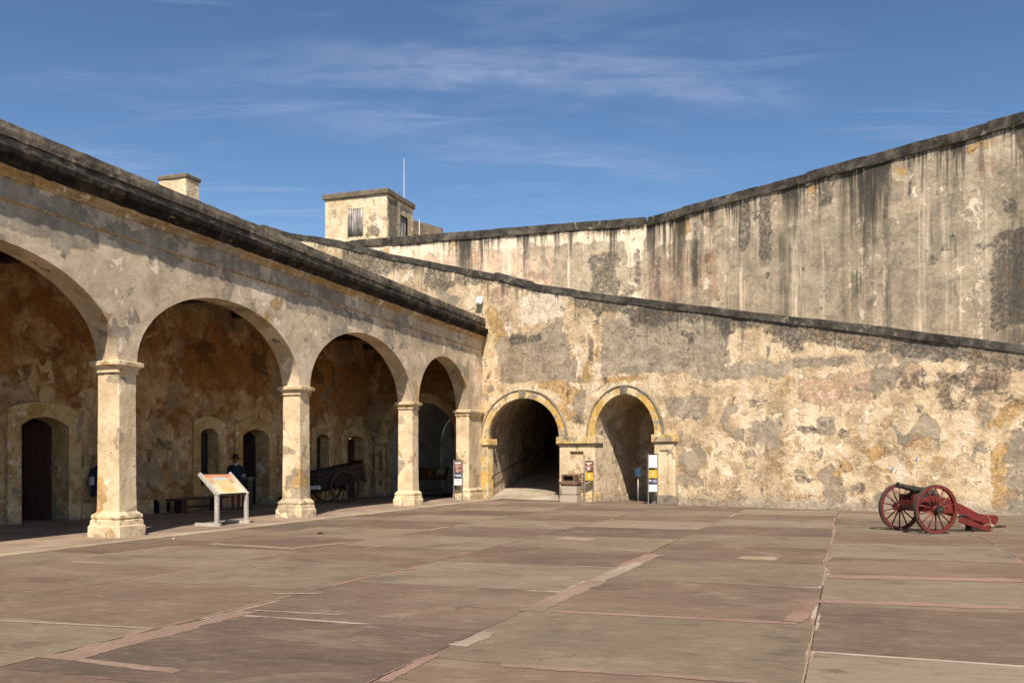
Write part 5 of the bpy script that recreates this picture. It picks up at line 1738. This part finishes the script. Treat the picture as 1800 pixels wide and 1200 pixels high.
def figure(root, mat, stride=0.0, armswing=0.0, elbow=0.0):
    J = {
        'pelvis': ((0, 0, .96), (.15, .11)), 'waist': ((0, 0, 1.10), (.135, .10)), 'chest': ((0, 0, 1.28), (.15, .11)), 'neckb': ((0, 0, 1.44), (.075, .07)),
        'neck': ((0, .01, 1.50), .055), 'head': ((0, .015, 1.60), (.075, .085)), 'crown': ((0, .01, 1.70), (.072, .082)),
    }
    E = [('pelvis', 'waist'), ('waist', 'chest'), ('chest', 'neckb'), ('neckb', 'neck'), ('neck', 'head'), ('head', 'crown')]
    for sx, nm in ((-1, 'l'), (1, 'r')):
        s_ = stride * sx
        a_ = -armswing * sx
        J['hip' + nm] = ((sx * .09, 0, .90), .095)
        J['knee' + nm] = ((sx * .095, s_ * .45 + .02, .50), .062)
        J['calf' + nm] = ((sx * .095, s_ * .62 - .02, .34), .058)
        J['ankle' + nm] = ((sx * .095, s_ * .9 - .03, .09), .038)
        J['toe' + nm] = ((sx * .10, s_ * .9 + .13, .035), .035)
        J['sho' + nm] = ((sx * .17, 0, 1.40), .062)
        J['elb' + nm] = ((sx * .235, a_ * .5 - .03 + elbow * .3, 1.14), .042)
        J['wri' + nm] = ((sx * .235, a_ + .03 + elbow, .90 + elbow * .5), .030)
        J['hand' + nm] = ((sx * .235, a_ * 1.2 + .05 + elbow * 1.2, .82 + elbow * .5), (.022, .036))
        E += [('pelvis', 'hip' + nm), ('hip' + nm, 'knee' + nm), ('knee' + nm, 'calf' + nm), ('calf' + nm, 'ankle' + nm), ('ankle' + nm, 'toe' + nm),
              ('neckb', 'sho' + nm), ('sho' + nm, 'elb' + nm), ('elb' + nm, 'wri' + nm), ('wri' + nm, 'hand' + nm)]
        # fingers and thumb
        hx, hy_, hz = J['hand' + nm][0]
        for q_ in range(4):
            fn = f'f{q_}{nm}'
            J[fn] = ((hx - sx * .012, hy_ + (q_ - 1.5) * .02, hz - .075 + abs(q_ - 1.3) * .006), .009)
            E.append(('hand' + nm, fn))
        J['th' + nm] = ((hx - sx * .02, hy_ + .05, hz - .02), .010)
        E.append(('wri' + nm, 'th' + nm))
    b_ = skin_body('body', J, E, 'pelvis', mat, root)
    return b_


SK = (0.40, 0.22, 0.14)
vis_m = person_material('visitor_colours', [(0, (0.35, 0.33, 0.30)), (.03, SK), (.35, (0.42, 0.38, 0.31)), (.505, (0.50, 0.035, 0.05)), (.735, SK), (.78, (0.05, 0.03, 0.02))], .205, SK)
vis = thing('person', (2.62, 49.5, 1.57), R(-10), 'person in a red top and pale shorts walking up the dark tunnel', 'person')
figure(vis, vis_m, stride=0.16, armswing=0.10)
hairm = simple('dark_hair', (0.03, 0.018, 0.012), rough=0.7, scale=40)
MB().lathe([(.02, 1.44), (.085, 1.50), (.098, 1.60), (.095, 1.68), (.07, 1.745), (.02, 1.77)], 16, Matrix.Translation((0, -.012, 0))).build('hair', hairm, vis, smooth=True)
MB().lathe([(.205, .70), (.20, .80), (.165, .98), (.15, 1.03)], 20, Matrix.Diagonal((1, .75, 1, 1))).build('shorts', simple('pale_shorts', (0.42, 0.38, 0.31), rough=.9), vis, smooth=True)
MB().lathe([(.185, .97), (.165, 1.10), (.175, 1.28), (.19, 1.38), (.12, 1.45), (.07, 1.47)], 20, Matrix.Diagonal((1, .75, 1, 1))).build('shirt', simple('red_shirt', (0.50, 0.035, 0.05), rough=.9), vis, smooth=True)

sol_m = person_material('soldier_colours', [(0, (0.02, 0.015, 0.012)), (.06, (0.30, 0.045, 0.035)), (.26, (0.35, 0.33, 0.30)), (.40, (0.014, 0.026, 0.048)), (.73, (0.5, 0.48, 0.44)), (.765, (0.20, 0.11, 0.075))], None)


def soldier(loc, rz, label):
    r_ = thing('soldier_figure', loc, rz, label, 'mannequin', 'life-size soldier figures under the arcade')
    figure(r_, sol_m, stride=0.05, armswing=0.0, elbow=0.10)
    blue = simple('blue_coat', (0.014, 0.026, 0.048), (0.008, 0.015, 0.028), rough=.9)
    MB().lathe([(.30, .62), (.27, .75), (.21, .95), (.165, 1.08), (.19, 1.25), (.205, 1.38), (.13, 1.46), (.07, 1.48)], 20, Matrix.Diagonal((1, .72, 1, 1))).build('coat', blue, r_, smooth=True, rough=.012, rscale=7)
    hat = MB().lathe([(.235, 1.655), (.24, 1.665), (.12, 1.672), (.112, 1.70), (.10, 1.80), (.075, 1.835), (.01, 1.845)], 24).build('hat', M['black'], r_, smooth=True, rough=.02, rscale=5)
    MB().lathe([(.122, 1.675), (.121, 1.705)], 24).build('hat_band', M['redpaint'], hat)
    for sx in (-1, 1):
        MB().tube([(sx * .20, 0, 1.39), (sx * .245, .0, 1.15), (sx * .242, .11, .97)], [.075, .07, .065], 10).build('sleeve', blue, r_, smooth=True)
        MB().tube([(sx * .246, .02, 1.13), (sx * .244, .12, .96), (sx * .24, .15, .92)], [.074, .07, .05], 10).build('cuff', M['cloth'], r_, smooth=True)
    MB().lathe([(.03, 1.40), (.06, 1.44), (.062, 1.50), (.03, 1.53)], 12, Matrix.Translation((0, .07, 0))).build('neckcloth', M['cloth'], r_, smooth=True)
    return r_


soldier(A(10.5, 4.78, 0.012), R(197), 'soldier figure in a blue coat and broad black hat beside the green pedestal')
soldier(A(4.90, 5.1, 0.012), R(200), 'soldier figure mostly hidden behind the nearest column')
gp = thing('pedestal', A(10.45, 4.28, 0.012), RZ_A, 'narrow dark green pedestal with a pale green top by the doorway', 'pedestal')
MB().box(-.12, .12, -.12, .12, 0, .98).build('body', M['green'], gp, bevel=.008)
MB().box(-.15, .15, -.15, .15, .98, 1.06).build('top', M['ltgreen'], gp, bevel=.008)
MB().box(-.135, .135, -.135, .135, .92, .945).build('moulding', M['ltgreen'], gp, bevel=.004)
MB().box(-.14, .14, -.14, .14, 0, .08).build('plinth', M['green'], gp, bevel=.006)

# ================================================================== bits on the paving
lf = MB().add([(-.09, 0, .012), (-.03, .05, .05), (.04, .045, .03), (.10, .0, .02), (.03, -.05, .045), (-.04, -.04, .03), (0, 0, .012)], [(0, 6, 1), (1, 6, 2), (2, 6, 3), (3, 6, 4), (4, 6, 5), (5, 6, 0)]).build('dry_leaf', M['leaf'], fix=False)
lf.location = (-4.21, 20.0, 0.0)
tag(lf, 'curled dry brown leaf lying on the open paving', 'leaf')
o = MB().lathe([(.006, 0), (.018, .006), (.015, .02), (.005, .028)], 7).build('pebble', M['white_p'], rough=.01, rscale=20)
o.location = (-6.9, 18.55, 0.012)
tag(o, 'small white pebble on the paving near the first column', 'pebble')
